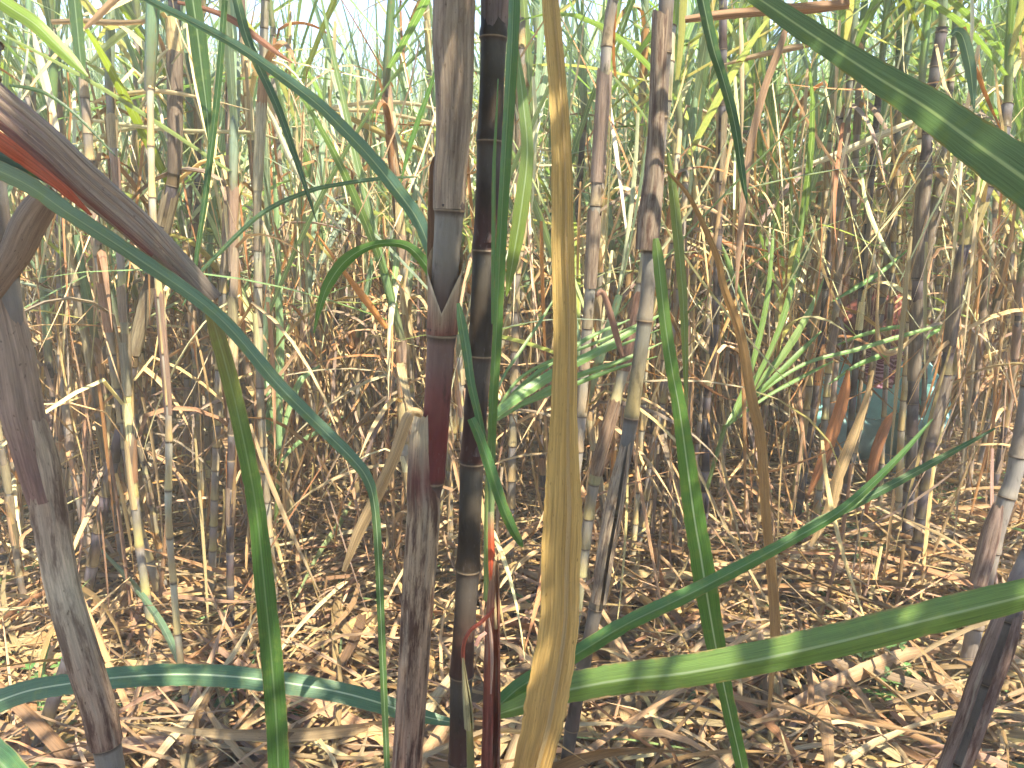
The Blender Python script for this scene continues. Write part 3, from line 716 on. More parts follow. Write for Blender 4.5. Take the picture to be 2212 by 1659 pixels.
HL("narrower green blade slanting up from the centre bottom to the thick dark canes", [(1080,1522,34),(1130,1480,36),(1238,1418,34),(1350,1350,34),(1475,1290,32),(1620,1215,28),(1721,1160,24),(1821,1100,20),(1930,1000,14),(2015,905,4)], (.075,.17,.045,.3), Y=(1.16,1.25), fold=.4, roll=.2)
HL("thin dark green blade slanting above the broad green one at right", [(1690,1175,8),(1760,1130,17),(1830,1098,18),(1940,1040,18),(2041,985,14),(2150,925,4)], (.06,.12,.045,.3), Y=1.3, fold=.35)
HL("green blade with pale midrib hanging from the grey sheath right of centre to the bottom", [(1416,515,12),(1422,560,24),(1436,690,25),(1452,800,28),(1470,900,32),(1498,1106,46),(1512,1190,48),(1525,1273,50),(1545,1390,42),(1562,1473,34),(1581,1560,30),(1603,1659,28),(1620,1760,26)], (.08,.175,.035,.75), Y=1.22, fold=.16, roll=.15, cols=[(.17,.25,.08,.4),(.10,.20,.045,.6),(.085,.18,.035,.8),(.075,.165,.03,.8),(.07,.15,.03,.8)])
HL("ochre dead leaf strip curving down right of the straight dark cane", [(1440,370,6),(1490,430,10),(1546,553,14),(1561,620,16),(1596,720,20),(1619,853,22),(1641,953,22),(1651,1106,20),(1660,1200,20),(1671,1340,22),(1668,1420,14),(1660,1540,6)], (.34,.20,.08,.1), M_DRY, Y=1.5, fold=.5, roll=.5, name="dead_leaf")
HL("broad blue-green blade with pale midrib crossing the top right corner", [(1560,-50,24),(1640,-2,36),(1720,52,46),(1800,105,52),(1900,170,62),(2000,232,76),(2100,305,90),(2212,385,104),(2310,455,110)], (.12,.19,.125,.75), Y=.62, fold=.14, roll=.3, nx=8)
HL("dark green blade hanging from the top beside the straight dark cane", [(1512,-30,26),(1540,100,24),(1561,167,22),(1587,267,20),(1604,380,14),(1614,440,3)], GD, Y=1.35, fold=.4)
HL("orange-brown dead leaf stretched across the top right behind the broad blade", [(1480,42,14),(1560,32,20),(1640,25,20),(1740,18,24),(1836,8,20)], (.34,.20,.12,.1), M_DRY, Y=1.6, fold=.5, name="dead_leaf")
HL("blurred dark green leaf tip in the bottom left corner", [(-90,1585,70),(-20,1630,66),(40,1690,60),(90,1770,50)], (.05,.13,.06,.2), Y=.55)
HL("drooping blue-green leaf end near the right edge under the broad blade", [(2055,76,8),(2066,68,16),(2080,80,24),(2093,130,24),(2100,180,18),(2104,236,3)], (.11,.18,.13,.8), Y=1.8)
HL("sunlit pale green curved leaf behind the upright folded blade", [(1108,60,5),(1120,140,14),(1130,220,23),(1139,330,28),(1126,450,34),(1108,560,26),(1094,640,4)], (.17,.25,.09,.7), Y=1.5, fold=.15, cols=[(.2,.28,.13,.8),(.18,.26,.10,.8),(.16,.22,.05,.5),(.12,.17,.02,.3)])
HL("thin arching blue-green leaf left of the thick reddish cane", [(395,660,3),(425,600,7),(470,550,9),(567,460,10),(667,413,10),(740,397,9),(820,386,8),(900,382,3)], (.09,.16,.09,.4), Y=1.5)
HL("green leaf arching over and drooping left of the thick reddish cane", [(678,720,3),(692,660,14),(712,610,24),(745,565,26),(790,535,18),(840,525,15),(885,535,20),(922,575,24),(935,600,20)], (.09,.19,.045,.5), Y=1.45, roll=.3)
HL("narrow green leaf slanting down left from the thick reddish cane", [(942,150,6),(920,215,10),(900,270,11),(880,335,9),(865,400,2)], (.10,.21,.05,.3), Y=1.6)
HL("striped olive leaf beside the leaning canes right of centre", [(1443,330,6),(1455,420,20),(1465,520,22),(1476,650,18),(1481,800,12),(1483,930,3)], (.16,.20,.05,.4), Y=1.6, fold=.5)
HL("dark green blade falling from the top over the pinkish cane", [(505,-30,18),(512,0,20),(540,100,20),(600,233,17),(653,383,11),(684,480,2)], (.045,.095,.05,.3), Y=1.45, fold=.4)
HL("dark green folded blade hanging at the top left between two canes", [(412,-30,30),(425,60,36),(436,150,34),(446,230,22),(452,310,4)], (.05,.10,.035,.4), Y=1.4, fold=.3)
HL("narrow dark green leaf swinging down left of the pinkish cane", [(486,0,12),(472,180,14),(455,330,14),(440,450,12),(424,560,9),(418,640,2)], (.05,.11,.04,.3), Y=1.45, fold=.5)
HL("yellow-green leaf barred with shade in the top left corner", [(-30,-20,34),(20,15,34),(73,50,32),(110,85,30),(150,125,26),(190,165,4)], (.17,.26,.035,.4), Y=1.7)
HL("reddish brown withered tip under the arched blade at top left", [(383,5,8),(440,18,10),(500,42,14),(560,85,14),(600,115,10),(632,136,3)], (.25,.12,.08,.1), M_DRY, Y=1.6, name="dead_leaf")
HL("thin dark leaf curling over the brown bundle at far left", [(20,184,5),(70,192,9),(110,208,8),(160,245,6),(215,300,5),(250,338,2)], (.06,.11,.05,.2), Y=1.3)
HL("upright green leaf on top of the long purple cane", [(158,-30,24),(165,40,26),(172,110,22),(180,170,10)], (.07,.13,.05,.4), Y=2.1, fold=.5)
LG = "pale dead leaves slung across the thicket"
for lab, pts, c, Yl in (
    ("pale green leaf bowed like a handle at upper left", [(194,138,6),(225,105,13),(270,68,15),(320,36,12),(352,24,4)], (.40,.45,.28,.2), 2.6),
    ("short pale leaf end under the bowed pale one at upper left", [(300,180,9),(320,155,11),(345,125,9),(364,105,3)], (.55,.52,.36,0), 2.6),
    ("white dead leaf with bent tip across the pink canes", [(200,222,4),(235,210,9),(290,201,10),(345,198,10),(400,205,8),(470,220,4),(540,238,2)], PALE, 2.7),
    ("long pale leaf sagging left of the pinkish cane", [(140,254,3),(200,260,7),(300,274,9),(400,283,9),(540,287,8),(600,300,3)], (.55,.50,.30,0), 2.8),
    ("pale leaf climbing right behind the brown bundle", [(150,332,5),(200,305,9),(270,280,10),(340,276,8),(420,290,4)], (.48,.45,.27,0), 2.9),
    ("tan leaf strip near the top over the left canes", [(110,48,10),(180,47,13),(260,50,12),(330,46,8)], (.42,.30,.18,.1), 2.3),
    ("brown leaf strip falling left from the top", [(285,-30,13),(245,0,15),(210,35,14),(182,62,6)], (.36,.23,.13,.1), 2.2),
    ("bright white dead leaf standing at far left", [(70,60,3),(80,110,13),(95,170,18),(110,230,14),(122,290,12),(128,340,4)], (.62,.56,.40,0), 2.5),
    ("pale leaf curving level with the reddish cane sheath", [(690,236,4),(738,230,8),(821,220,9),(905,227,8),(960,240,4)], (.58,.49,.31,0), 3.4),
    ("second pale leaf just under the level one", [(690,232,4),(738,238,8),(800,240,9),(860,250,9),(935,266,6)], (.58,.47,.28,0), 3.3),
    ("mustard leaf sloping to the thick reddish cane", [(700,240,3),(738,249,9),(790,272,12),(850,300,12),(935,335,8)], (.40,.31,.11,.1), 3.1),
    ("pale blade hanging down from the upper left centre", [(560,205,4),(590,260,10),(630,350,11),(680,430,9),(745,505,4)], (.55,.52,.36,0), 2.8),
    ("brown leaf blade slanting up left of the ochre strip at right", [(1590,640,4),(1600,500,13),(1620,330,15),(1650,200,16),(1690,90,14),(1702,40,5)], (.32,.20,.125,.1), 2.5),
    ("white leaf strip at upper right under the broad blade", [(1705,370,5),(1780,345,12),(1860,312,16),(1960,270,14),(2030,250,4)], (.60,.54,.38,0), 3.4),
    ("tan leaf crossing behind the dark green top blade at right", [(1565,140,5),(1640,120,12),(1720,103,13),(1800,88,5)], (.40,.28,.17,0), 2.6),
    ("ochre dead leaf hooked over the teal jacket", [(1900,560,3),(1894,700,8),(1905,755,14),(1935,760,12),(1985,720,3)], (.50,.36,.19,0), 3.2),
    ("broad orange dead leaf leaning on the yellow canes before the worker", [(1832,800,7),(1820,860,24),(1795,940,26),(1770,1010,20),(1745,1070,6)], (.40,.17,.07,.1), 3.0),
    ("long straw leaf propped between the canes before the worker", [(1886,800,5),(1865,880,15),(1835,960,22),(1812,1020,24),(1790,1100,22),(1750,1180,8)], (.52,.36,.18,.1), 2.9),
    ("red-brown curled leaf standing at the feet of the worker", [(1935,885,6),(1912,920,20),(1890,980,22),(1878,1050,18),(1870,1110,6)], (.34,.15,.07,.1), 3.0),
    ("orange dead leaf hanging left of the thick reddish cane", [(680,500,3),(745,590,10),(790,650,16),(835,710,10)], (.48,.20,.05,.1), 2.6),
    ("brown leaf folded over from the narrow brown cane", [(1287,640,8),(1302,633,12),(1318,680,14),(1335,740,13),(1345,770,6)], (.30,.17,.12,.2), 1.9),
):
    HL(lab, pts, c, M_DRY if c[0] > c[1] else M_LEAF, Y=Yl, name="dead_leaf", fold=.4, nx=4, roll=.3)

# brown striped bundle at the left: sheaths, red strip
ib = tube_traced("dead_sheath", [(455,652,54),(380,570,60),(300,492,66),(190,398,76),(100,313,78),(0,228,76),(-90,150,74)], (.86,.80), (.27,.19,.15,.45), M_DRY, depth=.45, seed=21, rag=.25, ridges=.07, urep=2.5,
    cols=[(.26,.20,.155,.3),(.34,.265,.205,.3),(.41,.32,.255,.3),(.38,.29,.23,.35),(.40,.27,.23,.3),(.40,.22,.18,.3)])
tag(ib, "thick grey-brown striped sheath bundle slanting from the left edge to its blunt cut end", "dead leaf", "dry sheaths at the left")
s1 = hero_leaf("red_strip", None, [(-60,262,.79,36),(10,312,.79,36),(70,355,.80,32),(130,402,.80,24),(198,465,.81,5)], (.46,.11,.055,.1), M_DRY, fold=.5, seed=31); s1.parent = ib; s1.location = s1.location - ib.location
s2 = hero_leaf("strand", None, [(-60,225,.755,18),(20,285,.755,18),(120,370,.765,16),(230,465,.785,12),(330,552,.80,8)], (.20,.09,.075,.3), M_DRY, fold=.8, seed=32); s2.parent = ib; s2.location = s2.location - ib.location
for q_, (dx, dy, ww, cc_) in enumerate(((8, -26, 17, (.32,.245,.19,.5)), (-4, 18, 14, (.25,.17,.135,.5)), (2, -6, 12, (.30,.225,.175,.5)))):
    s4 = hero_leaf("strand", None, [(-70+dx,165+dy,.745,ww),(0+dx,228+dy,.75,ww),(100+dx,313+dy,.755,ww),(190+dx,398+dy,.765,ww*.9),(300+dx,492+dy,.785,ww*.7),(400+dx*.5,592+dy*.6,.805,4)], cc_, M_DRY, fold=.4, seed=90+q_); s4.parent = ib; s4.location = s4.location - ib.location
s3 = hero_leaf("green_strand", None, [(-60,315,.83,34),(20,340,.83,30),(90,378,.83,24),(160,420,.83,12),(215,465,.83,3)], (.05,.08,.065,.1), M_LEAF, fold=.3, seed=33); s3.parent = ib; s3.location = s3.location - ib.location
kb = tube_traced("dead_sheath", [(118,415,36),(92,440,60),(60,490,66),(35,545,62),(0,600,50),(-40,660,44)], (.98,1.0), (.30,.22,.16,.25), M_DRY, depth=.5, seed=23, rag=.5, ridges=.06)
tag(kb, "torn broad brown sheath with a frayed end at the left edge, under the striped bundle", "dead leaf", "dry sheaths at the left")

# ------------------------------------------------------------------ green shoots
def shoot(label, leaves, Y, col, stem=None, group="green shoots among the canes", fold=.5, seed=0, lw=1.):
    base = at(leaves[0][0][0], leaves[0][0][1], Y); root = empty("cane_shoot", base); tag(root, label, "shoot", group)
    if stem:
        st = hero_leaf("stem", None, [(x, y, Y, w) for x, y, w in stem], (.16,.22,.07,0), M_LEAF, fold=1.2, nx=4, seed=seed); st.parent = root; st.location = st.location - base
    for k, lf in enumerate(leaves):
        yy = Y + (lf[0][3] if len(lf[0]) > 3 else 0)
        o = hero_leaf("leaf", None, [(p[0], p[1], yy + .02 * k + (.05 * q), p[2] * lw) for q, p in enumerate(lf)], jit(col, rng, .2), M_LEAF, fold=fold, nx=4, roll=rng.uniform(-.4, .4), seed=seed * 9 + k)
        o.parent = root; o.location = o.location - base
    return root
shoot("pale green fan of leaves sprouting right of the near-black stalk", [
    [(1062,905,10),(1090,880,26),(1130,850,32),(1200,805,32),(1290,760,26),(1390,700,14),(1435,676,3)],
    [(1062,905,8),(1085,880,12),(1130,840,14),(1220,790,14),(1330,750,10),(1425,712,3)],
    [(1062,870,5),(1090,810,9),(1130,750,10),(1170,690,9),(1200,640,3)],
    [(1062,905,6),(1120,820,10),(1200,775,10),(1300,735,9),(1400,690,3)],
    [(1062,900,5),(1110,850,14),(1180,790,16),(1270,730,13),(1360,690,4)],
    [(1062,910,5),(1140,870,12),(1230,835,15),(1320,800,12),(1420,770,3)],
    [(1062,915,6),(1150,860,16),(1240,815,18),(1340,780,14),(1430,740,3)]], 1.85, (.17,.28,.09,.2), stem=[(1062,905,12),(1056,1000,12),(1052,1100,12),(1050,1300,12)], seed=1, lw=.72, fold=.35)
shoot("lime green fan of leaves sprouting between ochre strip and teal worker", [
    [(1565,925,6),(1590,880,12),(1625,790,16),(1655,660,16),(1668,540,10),(1672,470,3)],
    [(1567,920,6),(1600,870,14),(1660,770,18),(1700,660,18),(1722,560,14),(1745,400,3)],
    [(1569,918,6),(1610,860,16),(1690,770,22),(1740,690,20),(1765,640,12),(1780,600,3)],
    [(1569,915,6),(1620,865,14),(1690,800,17),(1745,745,13),(1775,715,3)],
    [(1569,920,6),(1640,850,10),(1740,785,11),(1850,755,13),(1960,722,13),(2055,697,3)],
    [(1569,922,6),(1650,860,10),(1740,810,11),(1800,780,4)],
    [(1640,720,5),(1610,660,10),(1585,600,14),(1570,560,14),(1555,520,4)]], 2.75, (.16,.26,.06,.2), stem=[(1567,918,10),(1555,960,10),(1540,1010,9),(1526,1060,8)], seed=2, lw=.72, fold=.35)
shoot("upright pale green shoot left of centre with sunlit side leaves", [
    [(603,980,8),(602,860,16),(604,740,17),(600,620,15),(597,480,12),(590,340,3)],
    [(603,970,5),(590,900,12),(575,830,12),(560,800,3)],
    [(604,960,5),(625,880,12),(650,820,14),(690,790,4)],
    [(604,985,5),(590,880,11),(600,780,12),(625,700,4)],
    [(604,1000,5),(640,960,9),(690,930,9),(740,900,3)],
    [(603,975,5),(580,930,12),(585,850,12),(590,760,4)]], 3.0, (.19,.31,.13,.2), stem=[(603,970,8),(600,1050,9),(596,1130,9)], seed=3)
shoot("long crossing green leaves reaching over the red hat", [
    [(1790,830,3),(1850,790,9),(1900,770,12),(1960,748,13),(2010,722,10),(2050,700,2)],
    [(1810,745,3),(1860,725,8),(1930,708,9),(2000,705,8),(2060,712,2)],
    [(1800,650,3),(1850,620,10),(1905,585,10),(1960,540,3)]], 3.4, (.14,.28,.06,.1), seed=4)
# young plant at the foot of the near-black stalk
Ye = .99; eb = at(1060, 1659, Ye); eb = Vector((eb.x, Ye, 0))
er = empty("cane_shoot", eb); tag(er, "young cane with folded upright blade and torn red-brown sheath, beside the near-black stalk", "shoot", "green shoots among the canes")
def child(o): o.parent = er; o.location = o.location - eb
child(hero_leaf("leaf", None, [(1110,-40,Ye-.06,24),(1105,100,Ye-.06,26),(1096,250,Ye-.05,25),(1086,420,Ye-.04,23),(1079,553,Ye-.03,23),(1072,720,Ye-.02,22),(1064,860,Ye-.01,20),(1061,960,Ye,17),(1060,1106,Ye,13),(1061,1200,Ye,11)], (.08,.17,.055,.3), M_LEAF, fold=.7, roll=.3, seed=41, cols=[(.08,.17,.06,.3),(.075,.165,.05,.3),(.085,.18,.05,.3),(.11,.20,.06,.2),(.26,.30,.17,.1)]))
child(hero_leaf("leaf", None, [(1076,170,Ye-.05,2),(1072,260,Ye-.05,5),(1067,360,Ye-.04,8),(1066,470,Ye-.03,9),(1066,600,Ye-.02,10),(1064,700,Ye-.01,6)], (.11,.21,.08,.2), M_LEAF, fold=.6, seed=42))
child(hero_leaf("leaf", None, [(990,655,Ye-.03,8),(998,700,Ye-.03,20),(1008,760,Ye-.03,20),(1018,830,Ye-.03,18),(1035,905,Ye-.02,16),(1050,985,Ye,12),(1058,1060,Ye,6)], (.085,.17,.085,.3), M_LEAF, fold=.3, seed=43))
child(hero_leaf("leaf", None, [(1018,904,Ye-.04,18),(1036,945,Ye-.04,22),(1062,1020,Ye-.04,25),(1085,1090,Ye-.04,24),(1106,1140,Ye-.03,22),(1124,1172,Ye-.01,14),(1130,1182,Ye+.01,3)], (.07,.16,.05,.2), M_LEAF, fold=.35, seed=44))
child(hero_leaf("leaf_base", None, [(1060,1106,Ye-.006,13),(1061,1170,Ye-.006,14),(1062,1240,Ye-.006,13),(1066,1300,Ye-.006,12),(1072,1360,Ye-.006,8)], (.3,.3,.15,0), M_DRY, fold=.5, seed=45, cols=[(.30,.30,.17,0),(.45,.09,.04,0),(.42,.08,.035,0),(.45,.36,.20,0),(.40,.30,.16,0)]))
tube_traced("dry_sheath", [(1069,1205,16),(1067,1280,26),(1064,1360,32),(1063,1460,36),(1062,1560,39),(1060,1659,41),(1060,1740,41)], Ye, (.17,.055,.04,.7), M_DRY, er, seed=46, slit=.6, az=-1.1, base=eb, rag=1.6, cols=[(.30,.20,.12,.3),(.30,.09,.05,.6),(.19,.05,.035,.7),(.16,.05,.04,.8)])
child(hero_leaf("torn_strip", None, [(1068,1312,Ye-.03,3),(1058,1325,Ye-.03,8),(1038,1345,Ye-.03,9),(1016,1362,Ye-.03,8),(1003,1388,Ye-.03,8),(1000,1420,Ye-.02,9),(1003,1460,Ye-.01,4)], (.30,.07,.045,.2), M_DRY, fold=.8, seed=47))
child(hero_leaf("torn_strip", None, [(1028,1396,Ye-.035,9),(1036,1378,Ye-.035,9),(1050,1366,Ye-.03,7)], (.52,.28,.22,0), M_DRY, fold=.5, seed=48))
child(hero_leaf("torn_strip", None, [(1056,1335,Ye-.03,4),(1060,1370,Ye-.03,7),(1063,1430,Ye-.03,7),(1060,1500,Ye-.025,3)], (.36,.24,.19,.1), M_DRY, fold=.8, seed=49))
tube_traced("green_stem", [(1013,1560,13),(1015,1600,15),(1017,1659,17),(1018,1740,18)], Ye-.02, (.11,.20,.045,0), M_LEAF, er, seed=50, base=eb, rag=.1, ridges=.02)
tube_traced("dry_sheath", [(1000,1420,5),(1004,1465,11),(1010,1520,19),(1014,1573,20)], Ye-.02, (.26,.24,.13,.4), M_DRY, er, seed=51, base=eb, rag=.8, slit=.5, az=-1.)
# ------------------------------------------------------------------ workers
def skin_mesh(name, verts, edges, mat, parent, sub=2, root=0):
    me = bpy.data.meshes.new(name); me.from_pydata([v[:3] for v in verts], edges, [])
    o = bpy.data.objects.new(name, me); COL.objects.link(o); o.parent = parent
    o.modifiers.new("skin", 'SKIN').use_smooth_shade = True
    if not me.skin_vertices: bpy.context.view_layer.objects.active = o
    lay = me.skin_vertices[0] if me.skin_vertices else None
    if lay:
        for k, v in enumerate(verts):
            rr = v[3]; lay.data[k].radius = (rr, v[4] if len(v) > 4 else rr)
            lay.data[k].use_root = (k == root)
    sb = o.modifiers.new("sub", 'SUBSURF'); sb.levels = sub; sb.render_levels = sub
    me.materials.append(mat); return o
M_SKIN = mat_plain("skin", (.10, .055, .035), .55, 40, .25)
M_TEAL = mat_plain("teal_cotton", (.26, .58, .57), .85, 26, .5, .15, .6)
M_TROU = mat_plain("grey_blue_cloth", (.19, .32, .32), .9, 26, .5, .1, .6)
M_HAT = mat_plain("red_straw", (.16, .048, .038), .8, 120, .5, .2, .6)
M_DARKC = mat_plain("dark_vest", (.05, .03, .03), .9, 30, .4)
M_NAVY = mat_plain("navy_cloth", (.02, .035, .075), .9, 26, .5)
M_REDH = mat_plain("scarlet_cap", (.45, .055, .03), .8, 60, .4)
def mat_scarf():
    m, nt = nodes("patterned_scarf"); t = NT(nt); tc = t.n('ShaderNodeTexCoord')
    w = t.n('ShaderNodeTexWave', wave_type='RINGS'); w.inputs['Scale'].default_value = 22; w.inputs['Distortion'].default_value = 9; w.inputs['Detail'].default_value = 1
    t.l(tc.outputs['Object'], w.inputs[0])
    surface(t, t.mix(t.ramp(w.outputs['Fac'], .55, .7), (.12, .022, .055), (.42, .24, .30)), .85, 0)
    return m
M_SCARF = mat_scarf()
def worker(label, loc, rz, mats, scarf=True, sc_=1.0):
    """crouching cane cutter: knees up, arms reaching forward and down, head bowed under a hat; faces -Y"""
    root = empty("person", loc); root.rotation_euler.z = rz; root.scale = (sc_,)*3
    tag(root, label, "person", "workers in the cane")
    V = []; E = []
    def add(x, y, z, r, frm=None, r2=None):
        V.append((x, y, z, r, r2 if r2 else r)); k = len(V) - 1
        if frm is not None: E.append((frm, k))
        return k
    pel = add(0, .16, .34, .13, None, .11); w = add(0, .13, .47, .12, pel, .10); ch = add(0, .06, .62, .14, w, .11); nk0 = add(0, -.01, .74, .07, ch); nk = add(0, -.05, .80, .048, nk0)
    hd = add(0, -.08, .86, .070, nk, .078); hd2 = add(0, -.10, .93, .082, hd, .095); add(0, -.10, 1.0, .06, hd2, .07)
    nose = add(0, -.20, .89, .012, hd)
    for s in (-1, 1):
        sh = add(.17*s, .02, .69, .060, nk0); el = add(.27*s, -.10, .50, .042, sh); wr = add(.20*s, -.30, .36, .028, el)
        pm = add(.185*s, -.36, .325, .032, wr, .018)
        for q, dx in enumerate((-.026, -.009, .009, .025)):
            a = add(.185*s + dx, -.42, .30 - .004*q, .0095, pm); b = add(.185*s + dx*.9, -.445, .275, .0088, a); add(.185*s + dx*.8, -.43, .25, .008, b)
        th = add((.185 - .035)*s, -.375, .305, .010, pm); add((.185 - .045)*s, -.405, .285, .009, th)
        hp = add(.10*s, .14, .31, .095, pel); kn = add(.19*s, -.20, .44, .066, hp); an = add(.15*s, -.02, .09, .042, kn)
        hl_ = add(.15*s, .0, .045, .036, an); add(.17*s, -.16, .030, .032, hl_, .038)
    b = skin_mesh("body", V, E, M_SKIN, root, 2, pel)
    # clothes
    J = [(0,.17,.36,.165,.14),(0,.14,.47,.16,.135),(0,.07,.62,.175,.145),(0,.0,.735,.10,.09)]; JE = [(0,1),(1,2),(2,3)]
    for s in (-1, 1):
        k = len(J); J += [(.17*s,.02,.69,.082,.082),(.235*s,-.05,.59,.076,.076),(.27*s,-.10,.50,.066,.066),(.225*s,-.23,.41,.052,.052)]
        JE += [(2,k),(k,k+1),(k+1,k+2),(k+2,k+3)]
    skin_mesh("jacket", J, JE, mats[0], root, 2, 0)
    T = [(0,.17,.33,.155,.13)]; TE = []
    for s in (-1, 1):
        k = len(T); T += [(.10*s,.13,.32,.12,.12),(.19*s,-.20,.445,.09,.09),(.165*s,-.10,.26,.072,.072),(.15*s,-.02,.11,.062,.062)]
        TE += [(0,k),(k,k+1),(k+1,k+2),(k+2,k+3)]
    skin_mesh("trousers", T, TE, mats[1], root, 2, 0)
    # hat: domed crown and a dropping wide brim
    mb = MB(); prof = [(.001,1.085),(.05,1.08),(.085,1.055),(.098,1.01),(.104,.985),(.15,.975),(.19,.955),(.215,.925),(.212,.920),(.185,.945),(.14,.962),(.10,.968)]
    N = 28; rows = []
    for k, (r_, z) in enumerate(prof):
        rows.append([Vector((r_*math.cos(q), r_*1.05*math.sin(q), z - 1.0 + (.012*math.sin(q*3+1) if r_ > .14 else 0))) for q in [2*math.pi*j/N for j in range(N)]])
    mb.grid(rows, (.3,.1,.08,0), [[(j/N, k*.1) for j in range(N)] for k in range(len(prof))], True)
    h = mb.build("hat", mats[2], root); h.location = (0, -.09, .985); h.rotation_euler.x = R(24)
    if scarf:
        mb = MB(); rows = []
        for k in range(5):
            f = k / 4; rr = .075 + .05 * math.sin(f * 2.6)
            rows.append([Vector((rr*math.cos(q), -.05 + rr*math.sin(q)*1.05, .84 - .10*f + .012*math.sin(q*5))) for q in [2*math.pi*j/24 for j in range(24)]])
        mb.grid(rows, (.2,.05,.1,0), [[(j/24, k/4) for j in range(24)] for k in range(5)], True)
        rows = []
        for k in range(6):                                       # hanging ends on the chest
            f = k / 5; rows.append([Vector((x * (1 - .25*f), -.125 - .05*f - .02*math.cos(x*60), .78 - .17*f)) for x in (-.075,-.045,-.015,.015,.045,.075)])
        mb.grid(rows, (.2,.05,.1,0), [[(j/6, k/5) for j in range(6)] for k in range(6)])
        mb.build("scarf", M_SCARF, root)
    return root
wy = 4.55
wp = at(1890, 900, wy)
worker("crouching person in teal jacket, patterned pink scarf and wide red hat behind yellow canes", (wp.x, wy, 0), R(-22), (M_TEAL, M_TROU, M_HAT), True, 1.16)
wp2 = at(872, 700, 8.2)
worker("distant stooping person in red hat and navy clothes, left of the thick reddish cane", (wp2.x, 8.2, 0), R(30), (M_NAVY, M_NAVY, M_REDH), False, 1.0)
CLEAR.append((wp.x, wy, .5)); CLEAR.append((wp.x * .8, wy * .85, .28)); CLEAR.append((wp2.x, 8.2, .4))

def in_window(p):                                                # the gap through which the worker shows
    if p.y > wy + .2 or p.y < .5: return False
    a, b, z = proj(p); return 1800 < a < 2010 and 770 < b < 1000
# ------------------------------------------------------------------ random canes behind
r = random.Random(42)
cells = []
def free(x, y, d):
    return all((x - a)**2 + (y - b)**2 > max(d, c)**2 for a, b, c in CLEAR)
SECT = ["at the far left, behind the striped brown bundle", "left, behind the pinkish sheathed cane", "left of the thick reddish cane", "behind the near-black stalk and tan leaf",
        "behind the hanging green blade", "behind the lime green fan of leaves", "behind the teal worker", "at the far right, under the broad top blade"]
ROWS = [(0, 4.2, "front row of slim canes "), (4.2, 6.2, "middle row of thin canes "), (6.2, 99, "distant hair-thin canes ")]
made = 0; tries = 0
while made < 238 and tries < 60000:
    tries += 1
    y = 2.6 + 3.6 * r.random() ** .95; x = (r.random() * 2 - 1) * (.70 * y + .35)
    px = proj(Vector((x, y, .6)))[0]
    if y < wy + .2 and 1780 < px < 2040: continue
    if not -150 < px < 2360: continue
    if px > 1500 and y < 4.0 and r.random() < .75: continue      # opener floor at right
    if y < 3.3 and 1520 < px < 1820: continue
    if 620 < px < 900 and y < 4.0 and r.random() < .6: continue
    if not free(x, y, .11): continue
    CLEAR.append((x, y, .0))
    se = min(7, max(0, int(px / 2212 * 8))); ro = next(q for q in ROWS if q[0] <= y < q[1])
    put_cane(x, y, gz(x, y) - .03, r.randrange(len(PROTO)), r.uniform(0, 6.28), R(abs(r.gauss(0, 5))), r.uniform(0, 6.28), (r.uniform(.9, 1.18) if r.random() < .3 else max(.62, (1.5 + .25 * y - r.uniform(.75, 1.35)) / PROTO[0][3] )),
             ro[2] + SECT[se], "canes in the thicket " + SECT[se], r, r.random() < (.97 if y > 5.6 else .8 if x > .8 else .5))
    made += 1
# unseen field canes, added beside and behind the photographer to shade the foreground
for k, (x, y) in enumerate([(.62, .42), (.95, -.15), (.30, -.50), (-.55, -.25), (1.25, .75), (-.95, .35), (.75, -.85), (-.15, -1.0), (1.6, .1), (1.35, 1.25), (-1.35, 1.0), (.45, -1.4), (1.5, -.8), (1.62, 1.55), (1.95, 1.95), (2.05, 1.2), (2.45, 2.5), (2.6, 1.8), (2.9, 3.1), (3.0, 2.3), (-2.0, -.4), (-1.5, -.9), (-1.0, -.5), (-.5, -1.4), (-1.3, -1.6), (.2, -1.9), (1., -1.7), (1.9, -1.3), (2.2, -.3), (-.3, -.65), (.55, -.75), (1.25, -.35), (-.75, -1.05), (-1.9, .4), (.42, .10), (.16, -.12), (.74, .22), (.36, -.28), (.98, .55), (.72, .02), (-.22, -.10), (1.12, .30), (1.3, 1.05), (.50, .29), (.56, .13), (.36, .20), (.68, .38), (.86, .40), (1.45, 1.45), (1.15, 1.0), (1.2, 1.3), (1.55, 1.95), (1.0, .85), (1.75, 1.75)]):
    put_cane(x, y, 0, k % len(PROTO), k * 1.3, R(3), k * 2., 1.1, "unseen cane added beside the photographer to shade the foreground", "unseen canes added for shade", r, True, False)

